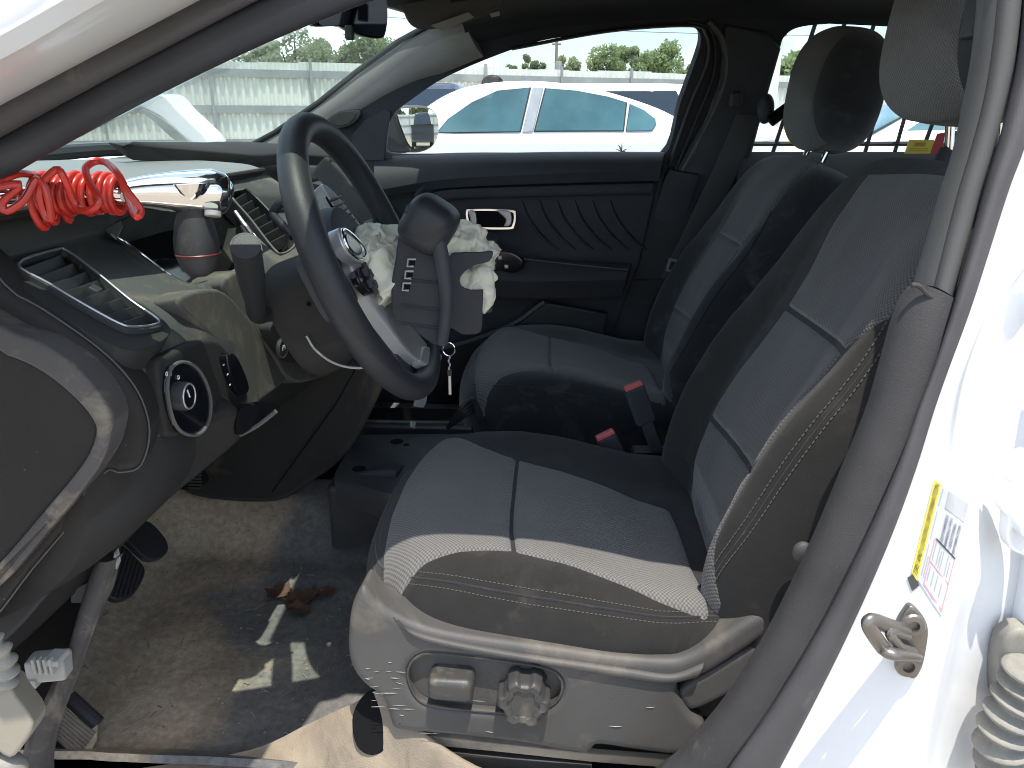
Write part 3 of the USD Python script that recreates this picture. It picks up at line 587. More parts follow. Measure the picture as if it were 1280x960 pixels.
# bars over the rear door window
for a, b in (((986, 40), (938, 215)), ((1030, 26), (970, 205)), ((1067, 26), (1012, 205)), ((1105, 26), (1050, 205)), ((1142, 26), (1088, 205)), ((1178, 26), (1126, 205)), ((1215, 60), (1160, 205))):
    part('window_bar', tube(W([a, b], -.055), .0052, 8), 'dark_plastic')
part('window_bar_rail', tube(W([(930, 188), (1240, 188)], -.055), .006, 8), 'dark_plastic')
part('window_ledge', strip(W([(925, 190), (1240, 190)], .0), W([(920, 214), (1240, 214)], .05), .006, .03, smooth=0), 'grey_trim')
part('door_panel_rear', prism(W([(930, 206), (1330, 206), (1330, 420), (850, 420)], .03), .03, n=WN, r=.006), 'dark_plastic')
p = part('lock_clamp', tube(PY([(962, 152), (994, 128)], .55), .0145, 14), 'gloss_black', 'black tubular clamp fixed to the window bars'); obj(p, 'clamp_mount', ellipsoid(P(957, 136, y=.57), (.02, .025, .035), n=16), 'black_trim')
# stickers behind the passenger headrest
q = PN; st0 = (0, .60, 1.04)
p = part('warning_sticker', prism(PY([(1131, 192), (1137, 175), (1168, 175), (1163, 192)], .60), .003, n=(0, -1, 0)), 'label_yellow', 'yellow sticker behind the passenger headrest')
obj(p, 'sticker_print', prism(PY([(1143, 183), (1145, 178), (1158, 178), (1156, 183)], .598), .001, n=(0, -1, 0)), 'label_orange')
obj(p, 'sticker_line', [prism(PY([(1137, y), (1160, y), (1160, y + 1), (1137, y + 1)], .598), .001, n=(0, -1, 0)) for y in (185.5, 188)], 'label_orange')
part('warning_sticker', prism(PY([(1163, 192), (1172, 167), (1200, 163), (1196, 192)], .599), .003, n=(0, -1, 0)), 'label_red', 'red sticker beside the yellow one')

# far centre pillar, belt
part('centre_pillar_trim', prism(W([(905, 30), (960, 40), (975, 60), (935, 200), (870, 330), (800, 470), (700, 520), (735, 440), (790, 330), (842, 215), (895, 120)], .018), .04, n=WN, r=.012), 'black_trim', 'black trim of the far centre pillar')
part('pillar_seam', tube(W([(899, 98), (880, 150), (866, 190)], .019), .0012, 5), 'grey_trim')
part('centre_pillar_trim', strip(W([(836, 208), (826, 230), (800, 330), (786, 390), (740, 440)], .03), W([(872, 214), (850, 280), (828, 340), (808, 400), (770, 455)], .03), .004, .03), 'black_trim', 'lower trim of the far centre pillar')
bl = A(list(W([(914, 132), (890, 190), (862, 250), (838, 300), (826, 322)], .075))); br = A(list(W([(942, 134), (918, 196), (892, 252), (868, 300), (852, 325)], .075)))
p = part('seat_belt', strip(bl, br, .004, .003), 'webbing', 'passenger seat belt webbing')
obj(p, 'belt_lower', strip(W([(826, 322), (806, 372), (790, 420)], .075), W([(852, 325), (828, 380), (806, 430)], .075), .003, .003), 'webbing')
obj(p, 'belt_tongue', prism(W([(832, 306), (846, 309), (840, 326), (828, 322)], .085), .004, n=WN, holes=[W([(835, 310), (842, 312), (837, 322), (831, 320)], .085)]), 'satin_silver')
obj(p, 'belt_guide', box((.03, .03, .04), W([(915, 118)], .05)[0], .008), 'dark_plastic')
obj(p, 'belt_anchor', prism(sm(W([(795, 376), (814, 368), (812, 390), (800, 396), (792, 390)], .09), 3), .02, n=WN, r=.004), 'dark_plastic')

# passenger door panel
D = lambda q, y: PY(q, y)
DP = part('door_panel', prism(D([(430, 197), (829, 197), (826, 215), (800, 330), (770, 410), (738, 480), (430, 490)], .70), .04, n=(0, -1, 0), r=.008), 'black_trim', 'black panel of the closed passenger door')
d = lambda name, mesh, m, label=None, sm_=35: obj(DP, name, mesh, m, sm_, label=label)
d('belt_pad', strip(PY([(470, 194, .735), (560, 193, .735), (700, 191, .735), (832, 193, .735)]), PY([(470, 238, .655), (560, 224, .655), (700, 217, .655), (826, 213, .655)]), .022, .03), 'dark_plastic')
d('window_sweep', tube(PY([(478, 195), (640, 194), (830, 193)], .735), .006, 8), 'black_rubber')
d('panel_ridge', tube(PY([(520, 300), (519, 262), (524, 240), (543, 227), (600, 222), (700, 219), (822, 214)], .672), .0085, 10, smooth=6), 'dark_plastic')
d('insert_surround', strip(PY([(530, 300), (529, 262), (536, 246), (556, 238), (640, 234), (817, 229)], .68), PY([(548, 300), (546, 268), (552, 256), (568, 250), (640, 247), (812, 243)], .69), .006, .012), 'black_trim')
for i in range(6):
    x = 652 + i * 22; d('insert_pleat', tube(PY([(x, 250), (x + 8, 272), (x + 26, 296), (x + 46, 312)], .7015), [.006, .012, .012, .006], 12, smooth=5, flat=.5), 'black_trim')
d('armrest', strip(PY([(520, 300, .69), (600, 306, .68), (660, 320, .675), (790, 331, .685)]), PY([(520, 340, .58), (600, 346, .575), (655, 352, .58), (782, 350, .63)]), .02, .06), 'dark_plastic')
d('armrest_trim', tube(PY([(640, 322), (700, 329), (784, 337)], .632), .0022, 6, smooth=4), 'grey_trim')
d('grab_handle', strip(PY([(576, 284, .66), (600, 288, .65), (622, 294, .65)]), PY([(578, 293, .62), (600, 298, .61), (621, 304, .62)]), .008, .02), 'dark_plastic')
o = sm(PY([(600, 320), (612, 313), (635, 313), (652, 322), (655, 332), (645, 341), (622, 343), (604, 338)], .585), 4)
sp = d('switch_pod', prism(o, .03, r=.006), 'gloss_black')
for x, y in ((625, 322), (617, 335), (633, 333)): d('door_switch', box((.011, .008, .010), P(x, y, y=.582), .002), 'satin_silver')
o = sm(PY([(582, 265), (590, 261), (638, 262), (645, 268), (643, 283), (636, 287), (595, 286), (585, 280)], .662), 4); c = o.mean(0)
d('handle_bezel', prism(o, .016, r=.0008, holes=[c + (o - c) * A([.9, 1, .76])]), 'chrome'); d('handle_pocket', prism(c + (o - c) * A([.97, 1, .93]) + A([0, .003, 0]), .01), 'matte_black')
d('door_handle', prism(sm(PY([(622, 264), (636, 264), (640, 272), (638, 282), (630, 283), (632, 274)], .655), 4), .012, r=.003), 'satin_silver')
d('lock_lever', prism(sm(PY([(585, 264), (594, 265), (596, 280), (590, 282), (587, 272)], .656), 4), .01, r=.003), 'satin_silver')
for y in (266, 273, 280): d('memory_button', box((.010, .006, .006), P(567, y, y=.668), .001), 'satin_silver')
d('pocket_edge', tube(PY([(548, 436), (590, 425), (640, 405), (680, 377)], .63), .0055, 8, smooth=5), 'grey_trim')
d('door_pocket', prism(PY([(540, 440), (640, 410), (682, 378), (760, 392), (740, 480), (540, 480)], .635), .02, n=(0, -1, 0), r=.006), 'leather_black')
# passenger side mirror
mc, mn = P(518, 160, y=.95), unit((.873, -.488, .01)); MP = lambda q, off=0: A([PN(x, y, mc, mn) for x, y in q]) + mn * off
mo = sm([(492, 139), (508, 135), (530, 136), (541, 145), (543, 164), (537, 180), (522, 187), (509, 184), (500, 168)], 5)
h = part('side_mirror', prism(MP(mo * 1.0 + (mo - mo.mean(0)) * .13, .012), .10, n=mn, r=.012), 'grey_trim', 'passenger side mirror outside the window')
mp_ = MP(mo, .014); mcn = mp_.mean(0); mr = np.linspace(0.001, 1, 16); mv_ = []
for k in mr:
    q = mcn + (mp_ - mcn) * k; mv_.append(q + mn * (.004 - ((q - mcn) ** 2).sum(1) / (2 * 1.6))[:, None])
mg_ = loft(mv_, caps=False); mg_ = mg_ if (mg_.face_normals @ mn).sum() > 0 else trimesh.Trimesh(mg_.vertices, mg_.faces[:, ::-1], process=False)
obj(h, 'mirror_glass', mg_, 'mirror_glass', True)
obj(h, 'mirror_base', prism(sm(PY([(482, 188), (486, 160), (496, 150), (506, 172), (512, 190)], .90), 4), .06, r=.01), 'grey_trim')

# ceiling details, interior mirror, sun visor
v = part('sun_visor', prism(sm(PY([(494, -40), (503, 8), (518, 36), (545, 45), (590, 41), (622, 28), (632, 10), (646, -40)], .34), 4), .022, n=unit((.25, -.75, -.6)), r=.007), 'visor_cloth', 'folded up passenger sun visor')
obj(v, 'visor_label', prism(PY([(537, 28), (585, 14), (594, 25), (553, 41)], .333), .002, n=unit((.25, -.75, -.6))), 'visor_label')
obj(v, 'visor_tab', prism(PY([(612, 17), (624, 14), (625, 19), (614, 22)], .333), .003), 'visor_label')
mo = sm(PY([(380, 30), (395, -12), (440, -22), (485, -15), (496, 8), (495, 40), (486, 49), (455, 45), (420, 33)], -.06), 4); c = mo.mean(0)
part('sun_visor', sheet(A([[(-.365 + .03 * abs(y + .35), y, 1.305 - dz), (-.22, y, 1.352 - dz)] for y, dz in ((-.56, .012), (-.45, .0), (-.3, .0), (-.16, .0))]), .02, (0, 0, -1)), 'visor_cloth', 'folded up sun visor above the driver')
v = part('rear_view_mirror', prism(mo, .035, n=unit((.55, -.83, -.1)), r=.012), 'gloss_black', 'rear-view mirror under the roof')
obj(v, 'mirror_face', prism(c + (mo - c) * .9 + unit((.55, -.83, -.1)) * .004, .003, n=unit((.55, -.83, -.1))), 'rear_mirror', False)
obj(v, 'dimmer_tab', box((.014, .014, .022), P(437, 41, y=-.08), .003), 'black_rubber')
part('roof_clip', prism(PY([(744, -6), (767, -6), (765, 9), (746, 8)], .58), .012, r=.003), 'grey_trim'); part('roof_clip', prism(PY([(832, -8), (846, -8), (844, 1), (835, 1)], .58), .012, r=.003), 'grey_trim')

# near centre pillar: trims, seal, painted body
yb = lambda py: float(np.interp(py, [-60, 0, 240, 372, 480, 600, 700, 800, 960, 1060], [-.645, -.655, -.70, -.725, -.745, -.765, -.78, -.79, -.80, -.80]))
B = lambda q, off=0: A([P(x, y, y=yb(y) + off) for x, y in q])
cA = [(1224, -40), (1215, 60), (1203, 130), (1190, 190), (1174, 240), (1160, 290), (1141, 354)]
cB = [(1250, -40), (1240, 60), (1228, 130), (1212, 190), (1197, 240), (1184, 290), (1167, 358)]
cC = [(1281, -40), (1271, 60), (1257, 130), (1241, 190), (1226, 240), (1213, 290), (1190, 370)]
part('centre_pillar_trim', strip(B(cA, .04), B(cB, .012), .003, .02), 'pillar_grey', 'upper trim of the near centre pillar, grey edge band')
part('centre_pillar_trim', strip(B(cB, .012), B(cC, .004), .007, .03), 'pillar_grey', 'rounded upper trim of the near centre pillar')
part('belt_guide', box((.012, .03, .045), P(1219, 18, y=-.59), .004), 'leather_black')
dA = [(1139, 354), (1124, 372), (1113, 400), (1098, 455), (1080, 515), (1052, 582), (1022, 655), (985, 735), (948, 805), (900, 878), (845, 940), (800, 985), (740, 1040)]
dB = [(1160, 362), (1146, 390), (1136, 420), (1120, 475), (1098, 535), (1070, 605), (1038, 680), (1000, 760), (958, 835), (900, 910), (845, 968), (790, 1010), (730, 1060)]
dC = [(1192, 372), (1180, 412), (1170, 450), (1152, 505), (1126, 568), (1096, 635), (1064, 702), (1018, 790), (960, 885), (915, 948), (890, 985), (850, 1035), (800, 1085)]
part('centre_pillar_trim', strip(B(dA, .03), B(dC, .0), .011, .06), 'pillar_plastic', 'scuffed black lower trim of the near centre pillar')
part('trim_cap', tube(B([(1139, 356), (1150, 358), (1160, 368), (1172, 374), (1190, 374)], .004), .0024, 8, smooth=4), 'pillar_plastic')
eC = [(1284, -40), (1274, 60), (1260, 130), (1244, 190), (1229, 240)] + [(x + 2, y) for x, y in dC[:1]] + [(x + 1, y) for x, y in dC[2:]]
eD = [(1330, -40), (1312, 60), (1296, 130), (1279, 190), (1260, 240), (1217, 372), (1187, 458), (1167, 512), (1148, 575), (1124, 645), (1097, 712), (1056, 802), (1012, 890), (980, 950), (962, 985), (930, 1040), (890, 1090)]
part('weatherstrip', strip(B(eC, .006), B(eD, -.004), .010, .02), 'rubber_seal', 'grey rubber door seal along the near centre pillar')
rows = [[(1310, 60, -.665), (1340, 60, -.68), (1380, 60, -.68), (1420, 60, -.66), (1460, 60, -.62)],
        [(1258, 240, -.70), (1290, 240, -.715), (1345, 240, -.73), (1370, 240, -.70), (1420, 240, -.66)],
        [(1215, 372, -.725), (1238, 372, -.737), (1256, 372, -.74), (1296, 372, -.69), (1390, 372, -.70)],
        [(1177, 480, -.747), (1197, 480, -.760), (1214, 480, -.764), (1262, 480, -.708), (1370, 480, -.735)],
        [(1137, 600, -.765), (1172, 600, -.782), (1206, 600, -.788), (1244, 600, -.735), (1370, 600, -.745)],
        [(1098, 700, -.78), (1150, 700, -.802), (1203, 700, -.81), (1240, 700, -.765), (1370, 700, -.71)],
        [(1052, 800, -.79), (1115, 800, -.815), (1180, 800, -.823), (1218, 800, -.775), (1370, 800, -.715)],
        [(1008, 890, -.797), (1080, 890, -.822), (1158, 890, -.83), (1200, 890, -.785), (1370, 890, -.72)],
        [(958, 980, -.80), (1050, 980, -.83), (1140, 980, -.838), (1185, 980, -.79), (1370, 980, -.72)],
        [(880, 1090, -.80), (1000, 1090, -.83), (1110, 1090, -.84), (1170, 1090, -.79), (1370, 1090, -.72)]]
bp = net([PY(r) for r in rows], 6, 6, .006)
BP = part('centre_pillar', bp, 'white_paint', 'white painted body of the near centre pillar')
b = lambda name, mesh, m, label=None, s=35: obj(BP, name, mesh, m, s, label=label)
def decal(mesh, corners, nu, nv, off, thick=.0006):
    a, c_, d_, e_ = map(A, corners); g = []
    for i in range(nu + 1):
        row = []
        for j in range(nv + 1):
            u, v = i / nu, j / nv; q = (1 - u) * (1 - v) * a + u * (1 - v) * c_ + u * v * d_ + (1 - u) * v * e_; hit = rayhit(mesh, *q); row.append(hit - unit(ray(*q)) * off)
        g.append(row)
    return sheet(A(g), thick)
def decal_text(mesh, txt, corners, off):
    """lettering mapped into a quad of pixels on a surface: corners = start-bottom, end-bottom, end-top, start-top of the line"""
    t = meshkit.text_mesh(txt, 1.0, .01); v = t.vertices; x0, x1 = v[:, 0].min(), v[:, 0].max(); y0, y1 = v[:, 1].min(), v[:, 1].max(); a, c_, d_, e_ = map(A, corners); o = []
    keep = v[:, 2] > .005; cache = {}
    for p_ in v:
        k = (round(p_[0], 4), round(p_[1], 4))
        if k not in cache:
            u, w = (p_[0] - x0) / (x1 - x0), (p_[1] - y0) / (y1 - y0); q = (1 - u) * (1 - w) * a + u * (1 - w) * c_ + u * w * d_ + (1 - u) * w * e_; cache[k] = (rayhit(mesh, *q), unit(ray(*q)))
        hh, rr = cache[k]; o.append(hh - rr * (off + (.0003 if p_[2] > .005 else 0)))
    return trimesh.Trimesh(A(o), t.faces, process=False)
bpm = bp
L = lambda a0, a1, b0, b1: None
# sheet corners: TL (1170,602) TR (1213,630) BR (1176,770) BL (1139,716); u runs along the long side from the bottom, v to the right
LB, LT, RT_, RB = A([1140., 713]), A([1168., 600]), A([1213., 629]), A([1177., 771])
lab = lambda u, v: tuple((1 - u) * (1 - v) * LB + u * (1 - v) * LT + u * v * RT_ + (1 - u) * v * RB)
Q = lambda u0, u1, v0, v1: [lab(u0, v0), lab(u1, v0), lab(u1, v1), lab(u0, v1)]
TQ = lambda u0, u1, v0, v1: [lab(u0, v1), lab(u1, v1), lab(u1, v0), lab(u0, v0)]
tl = b('tyre_label', decal(bpm, Q(0, 1, 0, 1), 10, 6, .0012), 'label_white', 'tyre and loading information sticker', False)
bb = lambda name, mesh, m: obj(tl, name, mesh, m, False) if 0 else b(name, mesh, m, None, False)
bb('label_strip', decal(bpm, Q(-.02, 1, .0, .19), 10, 3, .0018), 'label_yellow')
bb('label_text', [decal_text(bpm, 'TIRE AND LOADING INFORMATION', TQ(.0, .98, .04, .155), .0024)], 'label_ink')
bb('label_code', [decal(bpm, Q(.80, .97, .44 + .02 * k, .452 + .02 * k), 3, 1, .0018) for k in range(22)] if 0 else decal(bpm, Q(.82, .985, .42, .97), 4, 6, .0018), 'label_grey')
bb('label_text', [decal_text(bpm, s_, TQ(u0, u1, v0, v0 + .075), .0024) for s_, u0, u1, v0 in (('SEE OWNERS', .52, .78, .50), ('MANUAL FOR', .52, .78, .62), ('ADDITIONAL', .54, .78, .74), ('INFORMATION', .52, .78, .86))], 'label_ink')
bb('label_line', [decal(bpm, Q(u0, u1, v0, v0 + .018), 4, 1, .0018) for u0, u1, v0 in ((.08, .40, .25), (.46, .74, .25), (.8, .97, .25), (.08, .30, .31), (.10, .24, .42), (.30, .48, .42), (.10, .24, .54), (.30, .48, .54), (.30, .46, .6), (.10, .24, .66), (.30, .48, .66), (.10, .22, .80), (.30, .48, .80), (.30, .44, .87))], 'label_grey')
bb('label_border', [decal(bpm, Q(u0, u1, v0, v1), 5, 2, .0018) for u0, u1, v0, v1 in ((.04, .5, .36, .38), (.04, .5, .96, .975), (.03, .05, .36, .975), (.27, .28, .36, .975))], 'label_pink')
bb('label_rule', decal(bpm, Q(.495, .51, .40, .98), 2, 5, .0018), 'label_ink')
oc = A([1142., 728]); bb('label_badge', decal(bpm, [(1134, 722), (1143, 717), (1149, 732), (1140, 739)], 3, 3, .0016), 'label_ink')
# door striker
SP = rayhit(bpm, 1136, 800); sn = unit(A([-.10, -1, .12])); S = lambda q, off=0: A([PN(x, y, SP, sn) for x, y in q]) + sn * off
k = b('striker_plate', prism(sm(S([(1137, 754), (1151, 766), (1158, 783), (1156, 806), (1150, 832), (1140, 845), (1128, 838), (1119, 822), (1122, 792), (1120, 778), (1128, 763)], .006), 3), .008, n=sn, r=.0025), 'bare_steel')
b('striker_loop', tube(PY([(1132, 789, SP[1] - .008), (1112, 783, SP[1] - .022), (1092, 776, SP[1] - .036), (1085, 779, SP[1] - .040), (1092, 793, SP[1] - .040), (1105, 811, SP[1] - .038), (1114, 817, SP[1] - .046), (1128, 818, SP[1] - .03), (1144, 820, SP[1] - .008)]), .0055, 12, smooth=6, flat=1.3), 'bare_steel')
b('striker_web', tube(PY([(1134, 795, SP[1] - .012), (1112, 790, SP[1] - .03), (1124, 808, SP[1] - .03), (1142, 815, SP[1] - .012)]), .0045, 10, smooth=5), 'bare_steel')
for x, y in ((1137, 776), (1131, 826)):
    c = S([(x, y)], .006)[0]; b('striker_bolt', lathe([(.0115, 0), (.0115, .003), (.010, .005), (.0055, .0055), (.005, .001), (0, .001)], c, sn, 24), 'bare_steel')
# rear door hinge and wiring boot at the right edge
hc = P(1268, 640, y=-.80); b('door_hinge', prism(sm(PY([(1256, 612), (1270, 606), (1276, 580), (1300, 578), (1310, 690), (1270, 690), (1259, 676), (1262, 650), (1256, 640)], -.79), 3), .02, n=unit((-.1, -1, .1)), r=.004), 'white_paint')
b('hinge_bolt', disc(P(1279, 656, y=-.795), (-.1, -1, .1), .009, .012, 16), 'label_white')
b('boot_flange', prism(sm(PY([(1256, 802), (1290, 792), (1310, 860), (1290, 905), (1256, 884), (1247, 866)], -.79), 4), .02, r=.006), 'boot_rubber')
pts = cr(PY([(1292, 835), (1282, 862), (1262, 900), (1252, 935), (1262, 985), (1285, 1020)], -.815), 12); L_ = np.r_[0, np.cumsum(np.linalg.norm(np.diff(pts, axis=0), axis=1))]
pts = resample(pts, 120); b('wiring_boot', tube(pts, .021 + .0055 * np.sin(np.linspace(0, 2 * np.pi * 11, 120)), 20), 'boot_rubber')
# ---------------------------------------------------------------- dashboard
prof0 = A([(-1.06, .98), (-.94, 1.045), (-.76, 1.058), (-.69, 1.048), (-.635, 1.034), (-.612, 1.016), (-.606, 1.0), (-.604, .988), (-.600, .975), (-.535, .930), (-.478, .885), (-.460, .825), (-.462, .755), (-.492, .665), (-.60, .59), (-.82, .52), (-1.06, .50), (-1.09, .75)])
def dprof(y):
    near, ctr = max(0, (-y - .60) / .12), math.exp(-(y / .14) ** 2); far = max(0, (y - .1) / .6)
    q = prof0.copy(); w = np.clip((q[:, 0] + 1.0) / .4, 0, 1)
    q[:, 0] += w * (-.035 * near ** 2 + .115 * ctr * np.clip((q[:, 1] - .5) / .3, 0, 1) + .05 * min(1, far))
    q[:, 1] += w * (-.012 * near) - .02 * ctr * w
    c = cr(q, 6, True); return np.stack([c[:, 0], 0 * c[:, 0] + y, c[:, 1]], 1)
ys = np.r_[-.725, -.72, -.70, np.linspace(-.67, .68, 50), .71, .73]
dash = loft([dprof(y) for y in ys]); dm = man(dash); dash = tm(dm)
def pocket(pix, depth, lift=.03):
    c, n = fitplane(dash, pix); o = A([PN(x, y, c, n) for x, y in pix]); return c, n, man(prism(o + n * lift, depth + lift, n=n))
vent1 = sm([(22, 335), (68, 317), (84, 319), (120, 346), (160, 379), (193, 402), (190, 409), (165, 412), (146, 408), (100, 383), (60, 359)], 4)
vent2 = sm([(288, 247), (301, 240), (312, 243), (352, 285), (366, 306), (352, 318), (340, 312), (312, 276)], 4)
vent3 = sm([(404, 246), (414, 238), (424, 246), (436, 270), (446, 292), (430, 300), (412, 270)], 4)
clus = sm([(135, 288), (168, 268), (205, 257), (250, 249), (286, 258), (312, 288), (326, 315), (300, 335), (270, 348), (240, 357), (215, 347), (185, 325), (160, 306)], 4)
c1, n1 = A([-.533, -.60, .937]), unit(np.cross(A([-.474, -.65, .908]) - A([-.577, -.65, .975]), A([-.596, -.55, .976]) - A([-.577, -.65, .975]))); n1 = n1 if n1[2] > 0 else -n1
k1 = man(prism(A([PN(x, y, c1, n1) for x, y in vent1]) + n1 * .04, .08, n=n1)); c2, n2, k2 = pocket(vent2, .04); cc, nc, kc = pocket(clus, .075)
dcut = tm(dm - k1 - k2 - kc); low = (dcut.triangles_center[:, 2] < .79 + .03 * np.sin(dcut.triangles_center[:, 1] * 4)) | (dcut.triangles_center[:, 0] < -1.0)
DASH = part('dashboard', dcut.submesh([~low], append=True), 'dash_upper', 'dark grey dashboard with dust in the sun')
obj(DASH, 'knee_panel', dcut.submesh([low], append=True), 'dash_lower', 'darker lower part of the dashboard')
d = lambda name, mesh, m, label=None, s=35: obj(DASH, name, mesh, m, s, label=label)
c1, n1 = A([-.533, -.60, .937]), unit(np.cross(A([-.474, -.65, .908]) - A([-.577, -.65, .975]), A([-.596, -.55, .976]) - A([-.577, -.65, .975]))); n1 = n1 if n1[2] > 0 else -n1
pl1 = lambda q, off=0: A([PN(x, y, c1, n1) for x, y in q]) + n1 * off
pl2 = lambda q, off=0: A([PN(x, y, c2, n2) for x, y in q]) + n2 * off
plc = lambda q, off=0: A([PN(x, y, cc, nc) for x, y in q]) + nc * off
def vent(o, pl, n, a0, a1, b0, b1, ns, rim):
    """frame, dark floor and slats; slat k runs from a0->a1 edge to b0->b1 edge"""
    op = pl(o); c = op.mean(0)
    d('vent_frame', prism(c + (op - c) * 1.09 + n * .004, .034, n=n, r=.0008, holes=[op + n * .004]), 'dark_plastic')
    d('vent_rim', tube(c + (op - c) * 1.015 + n * .005, .0014, 6, closed=True), rim)
    d('vent_floor', prism(c + (op - c) * 1.02 - n * .030, .004, n=n), 'matte_black')
    for i in range(ns):
        t = (i + .6) / ns; p, q = pl([lerp(a0, a1, t)])[0], pl([lerp(b0, b1, t)])[0]; ex = unit(q - p); R = A([ex, unit(np.cross(n, ex) * .75 + n * .65), np.cross(ex, unit(np.cross(n, ex) * .75 + n * .65))])
        d('vent_slat', box((np.linalg.norm(q - p) * .96, .020, .003), (p + q) / 2 - n * .006, .0012, R), 'vent_black')
so = sm([(-60, 335), (-20, 330), (20, 324), (70, 306), (100, 320), (150, 358), (206, 398), (212, 418), (175, 436), (130, 424), (70, 388), (10, 352), (-60, 365)], 4)
d('vent_surround', prism(pl1(so, -.002), .06, n=n1, r=.002, holes=[pl1(vent1, -.002)]), 'dash_lower')
vent(vent1, pl1, n1, (24, 336), (158, 414), (74, 316), (196, 402), 8, 'satin_silver')
vent(vent2, pl2, n2, (290, 250), (342, 312), (306, 240), (364, 300), 7, 'satin_silver')
e = pl1([(119, 362)], -.002)[0]; d('vent_tab', box((.017, .012, .010), e, .002, frame(n1)), 'dark_plastic')
# instrument cluster
oc = plc(clus); cm = oc.mean(0)
d('cluster_face', prism(cm + (oc - cm) * 1.03 - nc * .066, .004, n=nc), 'gloss_black')
d('cluster_wall', strip(plc([(139, 288), (160, 305), (185, 324)], -.003), plc([(166, 276), (175, 300), (196, 322)], -.05), .002, .003), 'grey_trim')
d('cluster_rim', tube(oc + nc * .002, .0017, 6, closed=True), 'chrome')
d('cluster_trim', prism(plc([(131, 288), (150, 278), (152, 286), (145, 300)], .004), .004, n=nc, r=.001), 'satin_silver')
d('cluster_bar', tube(plc([(292, 268), (302, 282), (312, 296)], .006), .0035, 8), 'satin_silver')
# hood over the cluster: a rounded brow running towards the windshield
hr = []
for t in np.linspace(0, 1, 9):
    a = lerp(P(-30, 268, y=-.70), P(326, 211, y=-.17), t); bk = 1 - .25 * (2 * t - 1) ** 4
    hr.append([a + A([-.03, 0, -.016]), a + A([.0, 0, -.010]), a + A([.002, 0, 0]), a + A([-.03, 0, .008]), a + A([-.12, .0, .018 * bk]), a + A([-.25, 0, .020 * bk]), a + A([-.42, .0, .010])])
d('cluster_hood', net([r[2:] for r in hr], 3, 6, .008, (0, 0, 1)), 'dash_top', 'padded hood over the instruments'); d('hood_face', net([r[:3] for r in hr], 3, 6, .006), 'dash_lower')
d('hood_lip', tube(A([r[2] for r in hr]) + A([.002, 0, -.002]), .004, 8, smooth=3), 'dash_lower')
# passenger side top pad step and seam
d('dash_lip', strip(PY([(150, 181, -.3), (235, 179, -.10), (280, 177, .0), (320, 178, .2), (420, 185, .5)]), PY([(150, 182, -.3), (290, 193, -.10), (325, 196, .0), (365, 194, .2), (450, 200, .5)]), .006, .02), 'dash_lower')
d('centre_pad', prism(sm(PY([(398, 205), (440, 190), (470, 232), (500, 290), (486, 296), (455, 262), (430, 226)], .06), 4), .05, n=unit((.7, -.35, .6)), r=.008), 'dash_upper')
d('centre_frame', prism(sm(PY([(398, 236), (412, 228), (430, 238), (462, 276), (470, 296), (452, 302), (430, 296), (412, 268)], -.02), 4), .03, n=unit((.7, -.5, .5)), r=.004), 'silver_paint')
fo = PY(vent3, -.024); fc = fo.mean(0); fn = unit((.7, -.5, .5)); d('vent_floor', prism(fc + (fo - fc) * .92 + fn * .003, .004, n=fn), 'matte_black')
for i in range(6):
    t = (i + .5) / 6; p, q = P(*lerp((407, 250), (432, 298), t), y=-.026), P(*lerp((420, 245), (446, 288), t), y=-.026); ex = unit(q - p); d('vent_slat', box((np.linalg.norm(q - p), .004, .010), (p + q) / 2 + fn * .008, .001, A([ex, unit(np.cross(fn, ex)), fn])), 'vent_black')
# plates on the driver side
def plate(name, pix, m, lift=.003, thick=.02, r=.003, hole=None, y=None, n=None, k=5, label=None, sub=None):
    q = sm(pix, k) if k else A(pix)
    if y is None: c, n = fitplane(dash, pix); o = A([PN(a, b_, c, n) for a, b_ in q]) + n * lift
    else: n = unit((0, -1, 0)) if n is None else unit(n); c = P(*A(pix).mean(0), y=y); o = A([PN(a, b_, c, n) for a, b_ in q])
    d(name, prism(o, thick, n=n, r=r), m, label); return o, n
plate('knee_trim', [(160, 588), (186, 545), (240, 532), (296, 512), (306, 545), (262, 586), (212, 628), (150, 690), (70, 770), (0, 830), (-60, 850), (-60, 800), (40, 735)], 'end_plastic', y=-.60, n=(.72, -.55, -.30), thick=.05, r=.01, k=4)
plate('column_panel', [(210, 378), (262, 362), (300, 398), (330, 445), (352, 470), (318, 500), (296, 512), (285, 470), (262, 430)], 'dash_dusty', lift=.013, thick=.06, r=.005, k=4)
plate('column_panel', [(266, 360), (305, 340), (345, 400), (400, 460), (372, 478), (350, 472), (328, 440)], 'dash_dusty', lift=.015, thick=.06, r=.005, k=4)
plate('switch_panel', [(186, 452), (205, 440), (240, 425), (268, 430), (290, 470), (300, 500), (262, 520), (206, 547), (194, 530), (188, 492)], 'dash_lower', lift=.012, thick=.03, r=.006, k=4)
o, n = plate('headlight_switch', [(192, 492), (196, 462), (212, 452), (232, 462), (246, 490), (247, 520), (236, 540), (218, 543), (202, 530)], 'gloss_black', lift=.016, thick=.02, r=.004)
c = o.mean(0); F = frame(n); d('switch_ring', tube(c + (o - c) * 1.0 + n * .001, .0022, 6, closed=True), 'grey_trim')
d('switch_knob', lathe([(.0175, 0), (.0175, .012), (.0155, .015), (.013, .0155)], A([PN(221, 495, c, n)])[0], n, 32), 'dark_plastic'); kc_ = PN(221, 495, c, n)
d('knob_ring', tube([kc_ + n * .0155 + .0150 * (math.cos(t) * F[0] + math.sin(t) * F[1]) for t in np.linspace(0, 6.283, 36, endpoint=False)], .0012, 6, closed=True), 'satin_silver')
